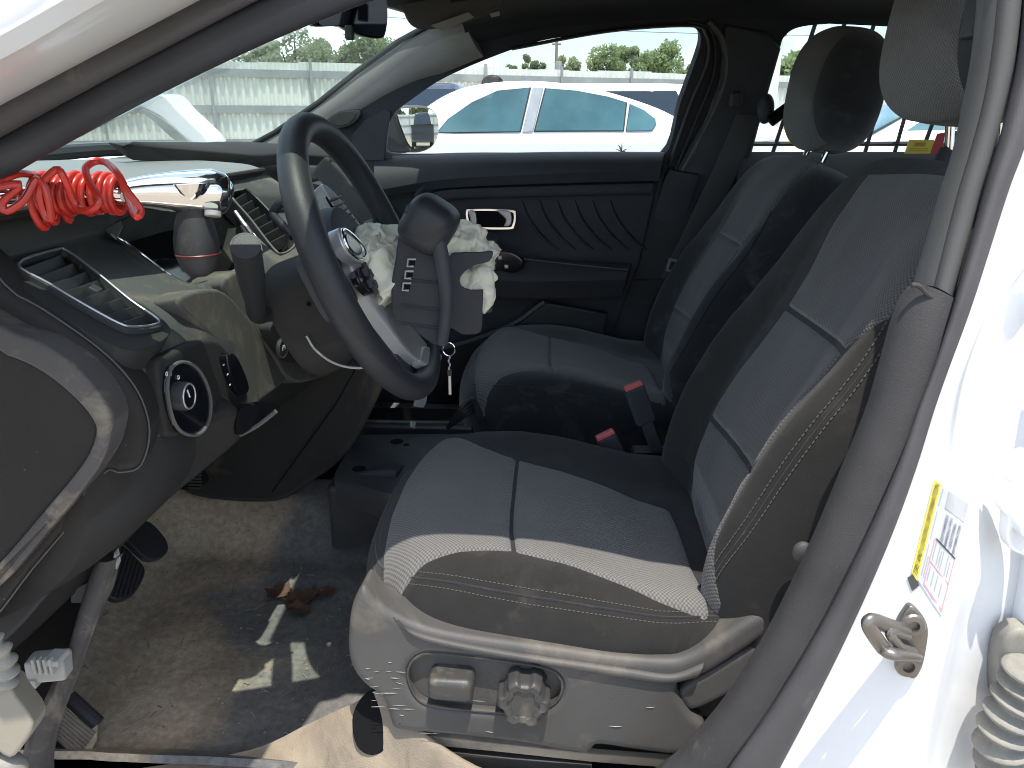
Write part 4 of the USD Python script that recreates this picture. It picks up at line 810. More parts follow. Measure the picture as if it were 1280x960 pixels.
d('knob_face', disc(kc_, n, .0138, .0158, 28, bev=.05), 'gloss_black'); d('knob_pointer', box((.0016, .011, .0008), kc_ + n * .0162 + F[1] * .004 - F[0] * .002, 0, frame(n, unit(F[1] - F[0] * .35))), 'white_mark')
for x, y, tx in ((206, 471, 'O'), (212, 470, 'F'), (221, 475, 'D')):
    pp = PN(x, y, c, n); t_ = meshkit.text_mesh(tx, .0052, .0006); t_.vertices = pp + n * .001 + t_.vertices @ F; d('switch_mark', t_, 'white_mark', s=False)
o, n = plate('dimmer_panel', [(268, 446), (278, 442), (291, 466), (296, 486), (287, 494), (276, 480)], 'gloss_black', lift=.019, thick=.02, r=.003)
for x, y in ((279, 456), (284, 468), (287, 481)): pp = PN(x, y, o.mean(0), n); d('dimmer_mark', box((.004, .0018, .0008), pp + n * .0006, 0, frame(n)), 'white_mark')
o, n = plate('pedal_switch_panel', [(322, 408), (345, 392), (368, 425), (372, 446), (352, 452), (335, 438)], 'dash_lower', lift=.022, thick=.02, r=.003)
pp = PN(351, 435, o.mean(0), n); F = frame(n); d('pedal_switch', disc(pp, n, .0165, .005, 32), 'dark_plastic'); d('switch_ring', tube([pp + n * .0045 + .0150 * (math.cos(t) * F[0] + math.sin(t) * F[1]) for t in np.linspace(0, 6.283, 36, endpoint=False)], .0011, 6, closed=True), 'grey_trim')
d('switch_symbol', [box((.010, .0012, .0008), pp + n * .0054 + F[1] * .002, 0, F), box((.0012, .005, .0008), pp + n * .0054 - F[0] * .004, 0, F), box((.0012, .005, .0008), pp + n * .0054 + F[0] * .004, 0, F), box((.006, .0012, .0008), pp + n * .0054 + F[1] * .0045, 0, F)], 'white_mark')
# door-side end of the dashboard
eo, en_ = plate('end_trim', [(-60, 340), (20, 370), (75, 402), (135, 447), (172, 492), (186, 540), (175, 583), (150, 592), (130, 592), (100, 640), (40, 712), (-20, 785), (-70, 790)], 'end_plastic', y=-.715, n=(.30, -1, .10), thick=.07, r=.012)
d('end_trim_edge', tube(eo - en_ * .004, .0010, 6, closed=True), 'pillar_grey')
oe = [(-95, 398), (20, 418), (70, 440), (110, 475), (135, 515), (137, 547), (120, 590), (60, 665), (-10, 742), (-95, 790)]
q = sm(oe, 5); c = P(60, 560, y=-.745); n = unit((.12, -1, .05)); o = A([PN(a, b_, c, n) for a, b_ in q]); inn = sm([(-50, 436), (8, 446), (52, 466), (92, 498), (116, 528), (117, 550), (100, 584), (44, 652), (-14, 718), (-50, 745)], 5)
oi = A([PN(a, b_, c, n) for a, b_ in inn]); d('end_panel_rim', prism(o, .05, n=n, r=.0045, holes=[oi]), 'kick_plastic', 'raised light edge of the dashboard end panel'); d('end_panel', prism(c + (oi - c) * 1.01 - n * .006, .02, n=n, r=.004), 'end_plastic')
plate('lower_strip', [(172, 592), (150, 640), (110, 690), (60, 745), (10, 800), (-60, 850), (-60, 800), (20, 740), (80, 670), (130, 610), (142, 592)], 'dark_plastic', y=-.69, n=(.25, -1, 0), thick=.04, r=.006, k=3)
# centre stack side below the column, cubby and ledge
plate('stack_side', [(300, 508), (398, 462), (470, 455), (484, 470), (455, 535), (427, 577), (385, 607), (345, 629), (262, 626), (225, 612), (240, 590), (285, 555)], 'dash_lower', y=-.08, n=(.12, -1, -.18), thick=.10, r=.012, k=4)
q = PY([(340, 615), (380, 560), (420, 505), (444, 462)], -.090); d('stack_seam', tube(q, .0012, 5), 'matte_black')
plate('cubby', [(297, 516), (316, 506), (348, 506), (340, 520), (318, 534), (299, 544)], 'matte_black', y=-.47, n=(.7, -.6, .1), thick=.02, r=.003, k=3)
d('cubby_edge', tube(PY([(300, 544), (322, 532), (345, 514)], -.475), .003, 8, smooth=4), 'grey_trim')
plate('floor_vent', [(222, 592), (250, 584), (262, 600), (248, 610), (226, 612)], 'matte_black', y=-.28, n=(.6, -.8, 0), thick=.01, r=.002, k=3)
for i in range(6): d('vent_slat', box((.028, .002, .004), P(242, 590 + i * 4, y=-.285), .0008), 'dark_plastic')

# ---------------------------------------------------------------- steering column and wheel
WC, WE1, WE2, WNRM = A([-.257, -.38, .94]), A([0, 1., 0]), unit((-.38, 0, .924)), unit((.924, 0, .38))
WP = lambda a, b_, c=0: WC + WE1 * a + WE2 * b_ + WNRM * c
WQ = lambda pts, c=0: A([PN(x, y, WC + WNRM * c, WNRM) for x, y in pts])
rings = []
for t, ra, bu, bd in ((.035, .045, .030, .06), (.04, .062, .045, .085), (.07, .072, .052, .105), (.10, .077, .055, .115), (.125, .078, .056, .118), (.14, .070, .05, .108)):
    a = np.linspace(0, 2 * np.pi, 48, endpoint=False); x = np.sign(np.cos(a)) * np.abs(np.cos(a)) ** .75 * ra; y = np.where(np.sin(a) > 0, np.abs(np.sin(a)) ** .75 * bu, -np.abs(np.sin(a)) ** .75 * bd)
    rings.append([WC - WNRM * t + WE1 * u + WE2 * v for u, v in zip(x, y - .012)])
COL = part('column_cover', loft(rings), 'dash_lower', 'moulded cover of the steering column')
co = lambda name, mesh, m, label=None, s=35: obj(COL, name, mesh, m, s, label=label)
hp = rayhit(tm(loft(rings)), 386, 380);
if hp is not None: co('screw_hole', disc(hp - unit(ray(386, 380)) * .001, -unit(ray(386, 380)), .0032, .001, 14), 'matte_black')
b0, b1 = P(322, 392, y=-.47), P(307, 308, y=-.60); ax = unit(b1 - b0)
co('stalk', tube([b0 + A([.01, .06, -.012]), b0 + A([.004, .02, -.004]), b0, lerp(b0, b1, .25), lerp(b0, b1, .6), b1 - ax * .004, b1], [.0125, .0125, .013, .0135, .0165, .0168, .0165], 20, smooth=4), 'leather_black', 'column stalk pointing at the open door')
co('stalk_cap', disc(b1 - ax * .002, ax, .0155, .004, 28, bev=.4), 'leather_black')
co('shift_lever', tube(PY([(366, 296, -.30), (352, 280, -.28), (342, 268, -.26), (346, 258, -.26), (356, 250, -.26), (362, 246, -.25)], 0), [.006, .0065, .007, .0075, .008, .0075], 12, smooth=5), 'leather_black', 'curved black lever behind the wheel')
co('cable', tube(PY([(383, 420, -.46), (395, 438, -.46), (418, 454, -.45), (446, 460, -.44), (480, 456, -.43)]), .0016, 8, smooth=8), 'connector_white', 'thin grey cable hanging under the column')

a = np.linspace(0, 2 * np.pi, 128, endpoint=False)
rim = tube([WP(.1905 * math.cos(t), .1905 * math.sin(t)) for t in a], .0186 + .0014 * np.exp(-((np.cos(a) + .9) / .2) ** 2), 24, closed=True)
SW = part('steering_wheel', rim, 'leather_black', 'black steering wheel rim')
w = lambda name, mesh, m, label=None, s=35: obj(SW, name, mesh, m, s, label=label)
w('hub', lathe([(.085, -.045), (.088, -.03), (.082, -.012), (.06, -.004), (0, -.003)], WC, WNRM, 40), 'black_trim')
w('spoke', prism(A([WP(x, y, -.008) for x, y in sm([(-.06, .03), (-.12, .030), (-.178, .045), (-.185, 0), (-.17, -.04), (-.11, -.035), (-.06, -.04)], 4)]), .022, n=WNRM, r=.006), 'black_trim')
w('spoke', prism(A([WP(x, y, -.008) for x, y in sm([(.06, .03), (.12, .030), (.178, .045), (.185, 0), (.17, -.04), (.11, -.035), (.06, -.04)], 4)]), .022, n=WNRM, r=.006), 'black_trim')
w('spoke', prism(A([WP(x, y, -.010) for x, y in sm([(-.05, -.05), (-.035, -.12), (-.06, -.18), (0, -.187), (.06, -.18), (.035, -.12), (.05, -.05)], 4)]), .02, n=WNRM, r=.006), 'black_trim')
w('spoke_trim', prism(WQ(sm([(434, 300), (448, 296), (460, 318), (474, 346), (500, 383), (527, 420), (541, 438), (545, 452), (532, 456), (512, 440), (490, 412), (468, 382), (452, 354), (440, 330)], 5), .006), .02, n=WNRM, r=.006), 'silver_paint', 'silver spoke trim of the wheel')
w('spoke_cap', prism(WQ(sm([(530, 432), (545, 436), (554, 446), (548, 455), (534, 457), (526, 448)], 4), .010), .016, n=WNRM, r=.005), 'silver_paint')
o = WQ(sm([(447, 338), (455, 331), (464, 336), (471, 348), (472, 361), (465, 367), (456, 360), (449, 350)], 4), .011); w('button_base', prism(o, .01, n=WNRM, r=.003), 'gloss_black'); c = o.mean(0)
for i in range(6):
    t = i / 6 * 6.283 + .3; w('wheel_button', box((.009, .012, .006), c + .012 * math.cos(t) * WE1 + .016 * math.sin(t) * WE2 + WNRM * .003, .002, A([WE1, WE2, WNRM])), 'dark_plastic')
w('wheel_button', disc(c, WNRM, .0055, .006, 20), 'dark_plastic')
o = WQ(sm([(425, 284), (437, 290), (452, 306), (458, 319), (452, 327), (438, 318), (428, 302)], 4), .020); c = o.mean(0)
w('badge_panel', prism(o, .016, n=WNRM, r=.003), 'satin_silver'); w('badge_ring', tube(c + (o - c) * .86 + WNRM * .001, .0022, 8, closed=True), 'chrome'); w('badge_field', prism(c + (o - c) * .62 + WNRM * .0015, .004, n=WNRM, r=.001), 'gloss_black')
# burst airbag: torn cover flaps and cloth
fy = -.45
f1 = sm([(497, 300), (503, 272), (518, 263), (534, 285), (550, 320), (559, 362), (560, 400), (556, 428), (543, 431), (526, 420), (508, 404), (491, 396), (489, 355), (494, 325)], 4)
FL = w('airbag_flap', prism(PY(f1, fy), .012, n=(0, -1, 0), r=.003), 'black_trim', 'black airbag cover flap hanging from the wheel hub')
w('flap_edge', tube(PY([(508, 262, fy - .012), (528, 268, fy - .014), (545, 295, fy - .016), (554, 335, fy - .016), (558, 380, fy - .014), (552, 430, fy - .012)]), [.007, .009, .010, .010, .009, .008], 14, smooth=6), 'black_trim')
pc = P(537, 280, y=fy + .02); w('flap_pad', ellipsoid(pc, (.034, .052, .034), A([[.85, 0, -.53], [0, 1, 0], [.53, 0, .85]]), 3.4, 28), 'leather_black', 'rounded top pad of the airbag cover')
for x, y in ((515, 329), (512, 344), (509, 359)):
    q = PY([(x + 5, y - 5), (x - 5, y - 5), (x - 6, y + 4), (x + 2, y + 4)], fy - .003); w('flap_hook', tube(q, .0014, 6), 'connector_white')
    w('flap_slot', prism(PY([(x - 3, y - 3), (x + 4, y - 3), (x + 3, y + 3), (x - 3, y + 3)], fy - .001), .002), 'matte_black')
for y0 in (352, 385, 408): w('flap_rib', tube(PY([(502, y0 - 4), (530, y0), (548, y0 + 2)], fy - .001), .0016, 6), 'leather_black')
f2 = cr([(562, 321), (574, 316), (600, 316), (616, 315), (612, 327), (597, 331), (584, 337), (575, 348), (577, 358), (588, 363), (602, 363), (604, 366), (603, 390), (601, 415), (580, 418), (567, 411), (559, 404), (559, 360)], 3, True)
w('airbag_flap', prism(PY(f2, -.39), .006, n=(0.1, -1, 0), r=.0015), 'black_trim', 'flat torn airbag flap with a rounded cut-out')
w('airbag_flap', prism(PY([(603, 360), (615, 352), (615, 390), (603, 393)], -.36), .004, r=.001), 'black_trim')
def cloth(c, rad, seed, amp=.35, f=55, n=48):
    t = ellipsoid((0, 0, 0), rad, n=n); v = t.vertices; q = v / A(rad); wp = meshkit.noise(v * f * .6 + 3, seed)[:, None] * .9; k = meshkit.noise(v * f * A([1, .35, .55]) + wp + 7, seed + 50); k2 = meshkit.noise(v * f * 1.9 * A([.4, 1, .7]) + wp, seed + 90); r_ = (1 - np.abs(2 * k - 1)) ** 2 * 1.2 + .35 * (1 - np.abs(2 * k2 - 1)) ** 2
    t.vertices = v * (1 + amp * (r_[:, None] - .6)) + A(c); return t
for k, (x, y, yy, rad) in enumerate(((472, 318, -.38, (.036, .05, .026)), (480, 346, -.41, (.028, .04, .036)), (462, 300, -.34, (.050, .05, .022)))): w('airbag_cloth', cloth(P(x, y, y=yy), rad, k), 'airbag_cloth', 'crumpled off-white airbag cloth' if k == 0 else None, True)
for k, (x, y, yy, rad) in enumerate(((576, 305, -.33, (.034, .04, .026)), (590, 320, -.30, (.034, .03, .03)), (592, 350, -.36, (.026, .012, .018)), (604, 362, -.365, (.014, .01, .028)), (562, 298, -.35, (.014, .03, .030)))): w('airbag_cloth', cloth(P(x, y, y=yy), rad, 20 + k, .4, 70), 'airbag_cloth', None, True)

# ---------------------------------------------------------------- spotlight handle and its red cord
ap = PY([(-120, 250, -.76), (-40, 246, -.72), (60, 243, -.66), (150, 240, -.62)])
SL = part('spotlight_handle', tube(ap, .0085, 14, smooth=4), 'chrome', 'chrome spotlight handle in front of the instruments')
hd_ = [(132, 243, .012), (150, 241, .019), (180, 239, .0215), (220, 240, .0245), (250, 241, .027), (266, 241, .027), (279, 242, .0235), (286, 243, .015), (288, 244, .003)]
hd_ = [(132, 243, .010), (150, 242, .0125), (180, 240, .0175), (215, 240, .0225), (248, 241, .0265), (266, 241, .027), (279, 242, .0235), (286, 243, .015), (288, 244, .003)]
hp = PY([(x, y, -.62 + (x - 140) * .0006) for x, y, _ in hd_]); obj(SL, 'handle_head', tube(hp, [r for *_, r in hd_], 28, smooth=4), 'chrome')
gt = P(238, 246, y=-.566); obj(SL, 'handle_collar', lathe([(.027, -.008), (.0245, .002), (.019, .010), (.0145, .017), (.0132, .024), (.0145, .028)], gt + A([0, 0, .008]), (0, 0, -1), 28), 'chrome')
obj(SL, 'grip', lathe([(.0130, 0), (.0160, .006), (.0215, .020), (.0248, .037), (.0252, .048), (.0243, .058), (.021, .069), (.015, .077), (.0075, .081), (0, .082)], gt + A([0, 0, -.010]), (0, 0, -1), 36), 'grip_black', 'black egg-shaped grip with a red line')
obj(SL, 'grip_ring', lathe([(.0246, -.001), (.0257, 0), (.0246, .001)], gt + A([0, 0, -.0645]), (0, 0, -1), 36), 'red_ring')
sp_ = P(157, 247, y=-.64); obj(SL, 'handle_screw', disc(sp_, (0, -1, .1), .0045, .003, 16), 'satin_silver'); obj(SL, 'handle_knuckle', disc(P(266, 264, y=-.57), (0, -.3, -1), .009, .006, 20), 'connector_white')
rs = np.random.RandomState(3); pts = [P(-70, 222, y=-.74), P(-20, 232, y=-.72), P(20, 218, y=-.70)]
for k in range(12 * 12 + 1):
    t = k / 144; x = 42 + 112 * t; base = P(x, 242, y=-.675 + .0005 * (x - 40)); th = 2 * np.pi * 12 * t; r = .0185 + .0018 * math.sin(k * .37)
    dz = r * math.cos(th); dy = r * math.sin(th)
    if int(t * 12 + .5) in (1, 3) and math.cos(th) < -.2: dz *= 1.7
    pts.append(base + A([.002 * math.sin(th * .23 + 1), dy, dz]))
pts += [P(168, 268, y=-.69), P(176, 262, y=-.69), P(160, 240, y=-.69), P(146, 216, y=-.68), P(132, 203, y=-.66), P(118, 202, y=-.66), P(107, 211, y=-.67), P(112, 228, y=-.68), P(124, 250, y=-.69), P(115, 262, y=-.69), P(100, 262, y=-.68), P(90, 246, y=-.68), P(80, 222, y=-.69), P(70, 212, y=-.69)]
pts += [P(50, 236, y=-.70), P(56, 268, y=-.70), P(64, 272, y=-.70), P(58, 240, y=-.70), P(46, 224, y=-.70), P(30, 250, y=-.71), P(8, 264, y=-.72), P(4, 252, y=-.72), P(24, 230, y=-.72), P(-30, 240, y=-.74), P(-80, 250, y=-.76)]
single('coiled_cord', tube(pts, .0037, 10, smooth=4), 'red_cord', 'red coiled cord wound around the chrome spotlight handle', 'cord')
# ---------------------------------------------------------------- seats
class Pad:
    """a stuffed form: closed outline in its own plane (a along ea, b along eb), puffed along en"""
    def __init__(s, O, ea, eb, outline, T, wall, p=5.0, q=.5, extra=None, back=.8, n=240):
        s.O, s.ea, s.eb = A(O), unit(ea), unit(eb); s.en = unit(np.cross(s.ea, s.eb)); s.T, s.wall, s.p, s.q, s.extra, s.back = T, wall, p, q, extra, back
        o = cr(outline, 10, True); s.c = (o.min(0) + o.max(0)) / 2; d = o - s.c; th = np.arctan2(d[:, 1], d[:, 0]); k = np.argsort(th)
        s.th = np.linspace(-np.pi, np.pi, n, endpoint=False); s.R = np.interp(s.th, th[k], np.linalg.norm(d, axis=1)[k], period=2 * np.pi)
    def s_of(s, ab):
        d = A(ab) - s.c; th = np.arctan2(d[..., 1], d[..., 0]); return np.linalg.norm(d, axis=-1) / np.interp(th, s.th, s.R, period=2 * np.pi)
    def h(s, ab):
        ss = np.clip(s.s_of(ab), 0, 1); v = s.T * (1 - ss ** s.p) ** s.q
        return v + (s.extra(A(ab)[..., 0], A(ab)[..., 1]) * (1 - ss ** 8) if s.extra else 0)
    def at(s, ab, off=0):
        ab = A(ab); return s.O + ab[..., :1] * s.ea + ab[..., 1:] * s.eb + (s.h(ab)[..., None] + off) * s.en
    def mesh(s, wrinkle=None, rings=46):
        ss = 1 - (1 - np.linspace(0.02, 1, rings)) ** 1.8; dirs = np.stack([np.cos(s.th), np.sin(s.th)], 1); rows = []
        for k in ss: rows.append(s.at(s.c + dirs * (s.R * min(k, .99999))[:, None]))
        o = s.c + dirs * s.R[:, None]; base = s.O + o[:, :1] * s.ea + o[:, 1:] * s.eb
        for t in (.12, .25, .4, .6, .8, .95, 1.0):
            f = 1 + .012 * math.sin(math.pi * t) - (1 - s.back) * .12 * t ** 3; oo = s.c + (o - s.c) * f; q = s.O + oo[:, :1] * s.ea + oo[:, 1:] * s.eb - s.en * s.wall * t
            if wrinkle is not None:
                w = wrinkle(oo, t); q = q + ((oo - s.c) / np.linalg.norm(oo - s.c, axis=1, keepdims=True) * w[:, None]) @ A([s.ea, s.eb])
            rows.append(q)
        return loft(rows)
    def patch(s, poly, lift=.005, edge=.012, res=.008, sink=.002):
        """a panel sewn on the pad: open sheet that domes by lift inside its seam"""
        poly = Polygon(poly).buffer(0); bd = resample(A(poly.exterior.coords)[:-1], int(poly.length / res) + 8, True)
        x0, y0, x1, y1 = poly.bounds; gx_, gy_ = np.meshgrid(np.arange(x0, x1, res), np.arange(y0, y1, res)); g = np.stack([gx_.ravel() + .5 * res * (np.arange(gx_.size) // gx_.shape[1] % 2), gy_.ravel()], 1)
        pts = shapely.points(g); dist = shapely.distance(shapely.boundary(poly), pts); ok = shapely.contains(poly, pts) & (dist > res * .45); g, dist = g[ok], dist[ok]
        e1 = edge * .35; inb = poly.buffer(-e1); ex = [A(q.exterior.coords)[:-1] for q in getattr(inb, 'geoms', [inb])]; ib = np.vstack([resample(q, int(Polygon(q).length / res) + 8, True) for q in ex])
        far = dist > e1 + res * .4; g, dist = g[far], dist[far]
        v = np.vstack([bd, ib, g]); ds = np.r_[np.zeros(len(bd)), np.full(len(ib), e1), dist]; tri = Delaunay(v).simplices; cen = shapely.points(v[tri].mean(1)); tri = tri[shapely.contains(poly, cen)]
        t = np.clip(ds / edge, 0, 1); m = trimesh.Trimesh(s.at(v, (-sink + (lift + sink) * np.sqrt(t * (2 - t)))[:, None]), tri, process=False); m.metadata['uv'] = v; return m
    def line(s, ab, off=.001, smooth=6):
        return s.at(cr(ab, smooth), off)
def stitches(p3, step, ln, r):
    q = resample(p3, max(3, int(np.linalg.norm(np.diff(p3, axis=0), axis=1).sum() / step))); out = []
    for i in range(len(q) - 1): out.append(tube([q[i], lerp(q[i], q[i + 1], ln)], r, 5))
    return out
def G(x, w): return np.exp(-(x / w) ** 2)
SY = -.38
# cushion: a = x (rear), b = y
def cextra(a, b):
    bb = (b - SY) / .26; return .026 * np.clip((np.abs(bb) - .45) / .4, 0, 1) ** 1.3 * np.clip((a + .27) / .22, .1, 1) + .045 * np.clip((.14 - a) / .32, 0, 1) - .024 * np.clip((a - .02) / .22, 0, 1) + .004 * (meshkit.fbm(np.stack([a * 14, b * 14, a * 0], -1), 2, 3) - .5)
CU = Pad((0, 0, .505), (1, 0, 0), (0, 1, 0), [(-.264, -.48), (-.272, -.385), (-.269, -.294), (-.252, -.205), (-.214, -.138), (-.16, -.106), (-.06, -.096), (.06, -.10), (.17, -.11), (.27, -.14), (.29, -.38), (.27, -.62), (.15, -.648), (-.03, -.648), (-.16, -.634), (-.232, -.58)], .052, .10, 4.5, .55, cextra, .8)
def cwr(o, t):
    x = o[:, 0]; m = np.clip((-.40 - o[:, 1]) / .1, 0, 1) * math.sin(math.pi * min(1, t * 1.15)) * np.clip((x + .12) / .15, 0, 1)
    return m * (.007 * np.sin(x * 95 + t * 5) * np.clip(t * 1.4, 0, 1) + .004 * np.sin(x * 170 - t * 9) - .002)
zc = lambda q: A([PN(x, y, (0, 0, .576), unit((.145, 0, 1)))[:2] for x, y in q])
near_e = [(486, 706), (500, 696), (530, 690), (575, 690), (620, 694), (662, 702), (720, 716), (800, 741), (892, 772)]
ins_f = zc([(486, 706), (474, 686), (476, 655), (487, 615), (505, 580), (528, 552), (553, 536), (575, 545), (605, 561), (646, 576), (643, 600), (639, 640), (638, 665), (641, 697), (620, 694), (575, 690), (530, 690), (500, 696)])
ins_r = zc([(648, 577), (700, 590), (760, 605), (838, 630), (850, 655), (868, 705), (890, 770), (800, 741), (720, 716), (662, 702), (644, 698), (640, 665), (641, 640), (645, 600)])
def seat(dx, dy, label_word, driver):
    T = A([dx, dy, 0]); mv = lambda m: (lambda t: (t.apply_translation(T), t)[1])(tm(m).copy()); cu = CU
    c = part('seat_cushion', mv(cu.mesh(cwr)), 'fabric_bolster' if driver else 'fabric_black', f'black cloth cushion of the {label_word} seat')
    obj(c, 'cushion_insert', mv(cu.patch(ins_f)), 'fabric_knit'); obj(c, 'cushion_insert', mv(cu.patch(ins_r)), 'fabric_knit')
    ch = [(.27, -.612), (.14, -.625), (-.02, -.622), (-.15, -.603), (-.212, -.565), (-.243, -.50), (-.252, -.42), (-.251, -.32), (-.238, -.225), (-.205, -.16), (-.15, -.128)]
    obj(c, 'seam_piping', mv(tube(cu.line(ch, .0), .0016, 8)), 'fabric_black')
    if driver:
        for off in (.006, -.006): obj(c, 'stitching', [mv(q) for q in stitches(cu.line([(a_ + (0 if abs(a_) < .2 else -off * np.sign(a_) * .8 * (a_ < 0)), b_ + off) for a_, b_ in ch], .0006), .0055, .6, .0006)], 'thread')
    # backrest: a across (y), b up the recline
    eb = unit((.383, 0, .924)); ea = A([0, -1., 0]); O = A([.264, SY, .50])
    def bextra(a, b): return (.034 + .020 * np.clip((.35 - b) / .3, 0, 1)) * np.clip((np.abs(a) - .125) / .08, 0, 1) ** 1.2 * np.clip((.60 - b) / .3, 0.15, 1) + .012 * G(b - .22, .13) - .010 * G(b - .02, .06) + .006 * (meshkit.fbm(np.stack([a * 12, b * 12, a * 0], -1), 2, 8) - .5)
    bo = [(-.27, .0), (-.285, .13), (-.282, .30), (-.262, .44), (-.235, .56), (-.175, .612), (0, .622), (.175, .612), (.235, .56), (.262, .44), (.28, .30), (.285, .13), (.275, .0), (.21, -.05), (0, -.04), (-.21, -.05)]
    if not driver: bo = [(u, v * (.945 if v > .4 else 1)) for u, v in bo]
    bk = Pad(O, ea, eb, bo, .055, .125, 4.5, .55, bextra, .8)
    b_ = part('seat_backrest', mv(bk.mesh()), 'fabric_bolster' if driver else 'fabric_black', f'black cloth backrest of the {label_word} seat')
    pb = lambda q, p0=O + bk.en * .062: [((PN(x, y, p0, bk.en) - O) @ ea, (PN(x, y, p0, bk.en) - O) @ eb) for x, y in q]
    up = pb([(1066, 207), (1120, 203), (1185, 205), (1172, 260), (1140, 330), (1108, 395), (1062, 440), (1020, 408), (982, 382), (1010, 330), (1040, 268)])
    md = pb([(980, 386), (1018, 412), (1058, 444), (1025, 500), (998, 545), (972, 590), (950, 600), (925, 560), (892, 522), (905, 500), (940, 450)])
    lo = pb([(890, 526), (922, 564), (948, 604), (966, 600), (945, 650), (922, 705), (905, 758), (896, 770), (872, 720), (852, 660), (846, 615), (860, 575)])
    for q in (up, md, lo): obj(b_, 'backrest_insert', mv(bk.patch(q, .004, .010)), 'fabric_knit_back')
    sl = pb([(898, 775), (925, 728), (958, 662), (1000, 592), (1040, 530), (1075, 480), (1105, 432), (1150, 345), (1185, 260)])
    if driver:
        L2 = [(.213, .04), (.228, .12), (.232, .22), (.228, .32), (.212, .43), (.178, .54)]
        for off in (0, .012): obj(b_, 'stitching', [mv(q) for q in stitches(bk.line([(u + off, v) for u, v in L2], .0012), .0065, .62, .0009)], 'thread')
        obj(b_, 'seam_piping', mv(tube(bk.line([(u + .006, v) for u, v in L2], -.0005), .0014, 8)), 'fabric_black')
    else:
        obj(b_, 'seam_piping', mv(tube(bk.line([(.213, .04), (.228, .12), (.232, .22), (.228, .32), (.212, .43), (.178, .54)], .0), .002, 8)), 'fabric_black')
    # headrest
    hz = .142 if driver else .088; hc = O + eb * .64 + A([.006 if driver else .045, 0, hz]); hR = A([[.995, 0, -.10], [0, 1, 0], [.10, 0, .995]]); HP, HRD = 2.8, A([.074, .138, .116]) * (A([1.05, 1.10, 1]) if driver else 1.10)
    h_ = part('headrest', mv(ellipsoid(hc, HRD, hR, HP, 56)), 'fabric_black', f'black headrest of the {label_word} seat')
    uu, vv = np.linspace(-1, 1, 41), np.linspace(-1.25, 1.25, 61); U, V = np.meshgrid(uu, vv, indexing='ij')
    d_ = np.stack([-np.cos(V), U * .80, np.sin(V)], -1); k = (np.abs(d_) ** HP).sum(-1, keepdims=True) ** (1 / HP); lift = np.minimum(1, np.minimum((1 - np.abs(U)) / .1, (1.25 - np.abs(V)) / .12))[..., None] ** .5
    q = d_ / k * HRD * (1 + .022 * lift - .004); m_ = tm(((q.reshape(-1, 3) @ hR + hc), A([[i * 61 + j_, (i + 1) * 61 + j_, (i + 1) * 61 + j_ + 1, i * 61 + j_ + 1] for i in range(40) for j_ in range(60)])))
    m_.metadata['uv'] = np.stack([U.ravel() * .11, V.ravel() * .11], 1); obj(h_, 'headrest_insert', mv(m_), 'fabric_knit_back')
    for s_ in (-.065, .065): obj(h_, 'headrest_post', mv(tube([hc + A([-.012 + .03 * driver, s_, -.10]), O + eb * .58 + A([.04 + .02 * driver, s_, 0])], .0065, 12)), 'chrome'); obj(h_, 'post_guide', mv(tube([O + eb * .605 + A([.035, s_, 0]), O + eb * .63 + A([.035, s_, .004])], .013, 14)), 'black_trim')
    return c, b_, h_
seat(0, 0, 'driver', True); seat(.05, .76, 'passenger', False)
# driver seat side: plastic shield with switches
ty = -.665; tn = unit((0, -1, .12)); tp = P(660, 840, y=ty); TP = lambda q, off=0: A([PN(x, y, tp, tn) for x, y in q]) + tn * off
ol = [(449, 737), (456, 736), (470, 752), (492, 768), (525, 783), (570, 794), (640, 804), (700, 812), (770, 822), (830, 826), (855, 823), (885, 808), (920, 785), (950, 768), (975, 762), (975, 780), (955, 798), (920, 822), (880, 846), (855, 850), (848, 862), (855, 880), (866, 895), (882, 908), (878, 925), (850, 945), (800, 941), (752, 934), (742, 937), (734, 945), (700, 940), (640, 930), (560, 921), (498, 915), (488, 905), (482, 885), (474, 872), (455, 858), (441, 840), (434, 815), (435, 780), (440, 755)]
rec = sm([(510, 850), (512, 832), (524, 821), (545, 818), (620, 826), (680, 836), (700, 848), (702, 866), (690, 882), (660, 893), (600, 890), (545, 884), (522, 874)], 4)
ST = part('seat_side_shield', prism(cr(TP(ol), 3, True), .05, n=tn, r=.010, holes=[TP(rec)]), 'seat_plastic', 'scratched grey plastic side of the driver seat')
s_ = lambda name, mesh, m, label=None, q=35: obj(ST, name, mesh, m, q, label=label)
rc = TP(rec).mean(0); s_('switch_recess', prism(rc + (TP(rec) - rc) * 1.02 - tn * .014, .01, n=tn), 'seat_plastic'); s_('recess_rim', tube(TP(rec, -.002), .0018, 6, closed=True), 'knob_plastic')
s_('shield_ridge', strip(TP([(492, 772), (510, 784), (550, 797), (640, 814), (720, 826), (790, 836), (840, 842), (880, 828)], .0), TP([(500, 780), (520, 796), (560, 808), (640, 823), (720, 836), (790, 848), (835, 853), (870, 846)], .002), .005, .012), 'seat_plastic')
s_('seat_switch', box((.056, .030, .046), TP([(565, 852)], .0)[0], .009, frame(tn, (.05, 0, 1))), 'knob_plastic', 'rounded seat adjustment switch')
kc = TP([(655, 868)])[0]; F = frame(tn); th = np.linspace(0, 2 * np.pi, 120, endpoint=False); rr = .030 + .0028 * np.tanh(3 * np.cos(6 * th + .4))
rw = [(kc + tn * hh + F[0] * (rr * k * np.cos(th))[:, None] + F[1] * (rr * k * np.sin(th))[:, None]) for k, hh in ((1, -.015), (1, .012), (.985, .018), (.93, .022), (.84, .0235), (.7, .0225), (.62, .0225), (.60, .0205), (.55, .020), (.02, .020))]
s_('lumbar_knob', loft(rw), 'knob_plastic', 'lobed round lumbar knob')
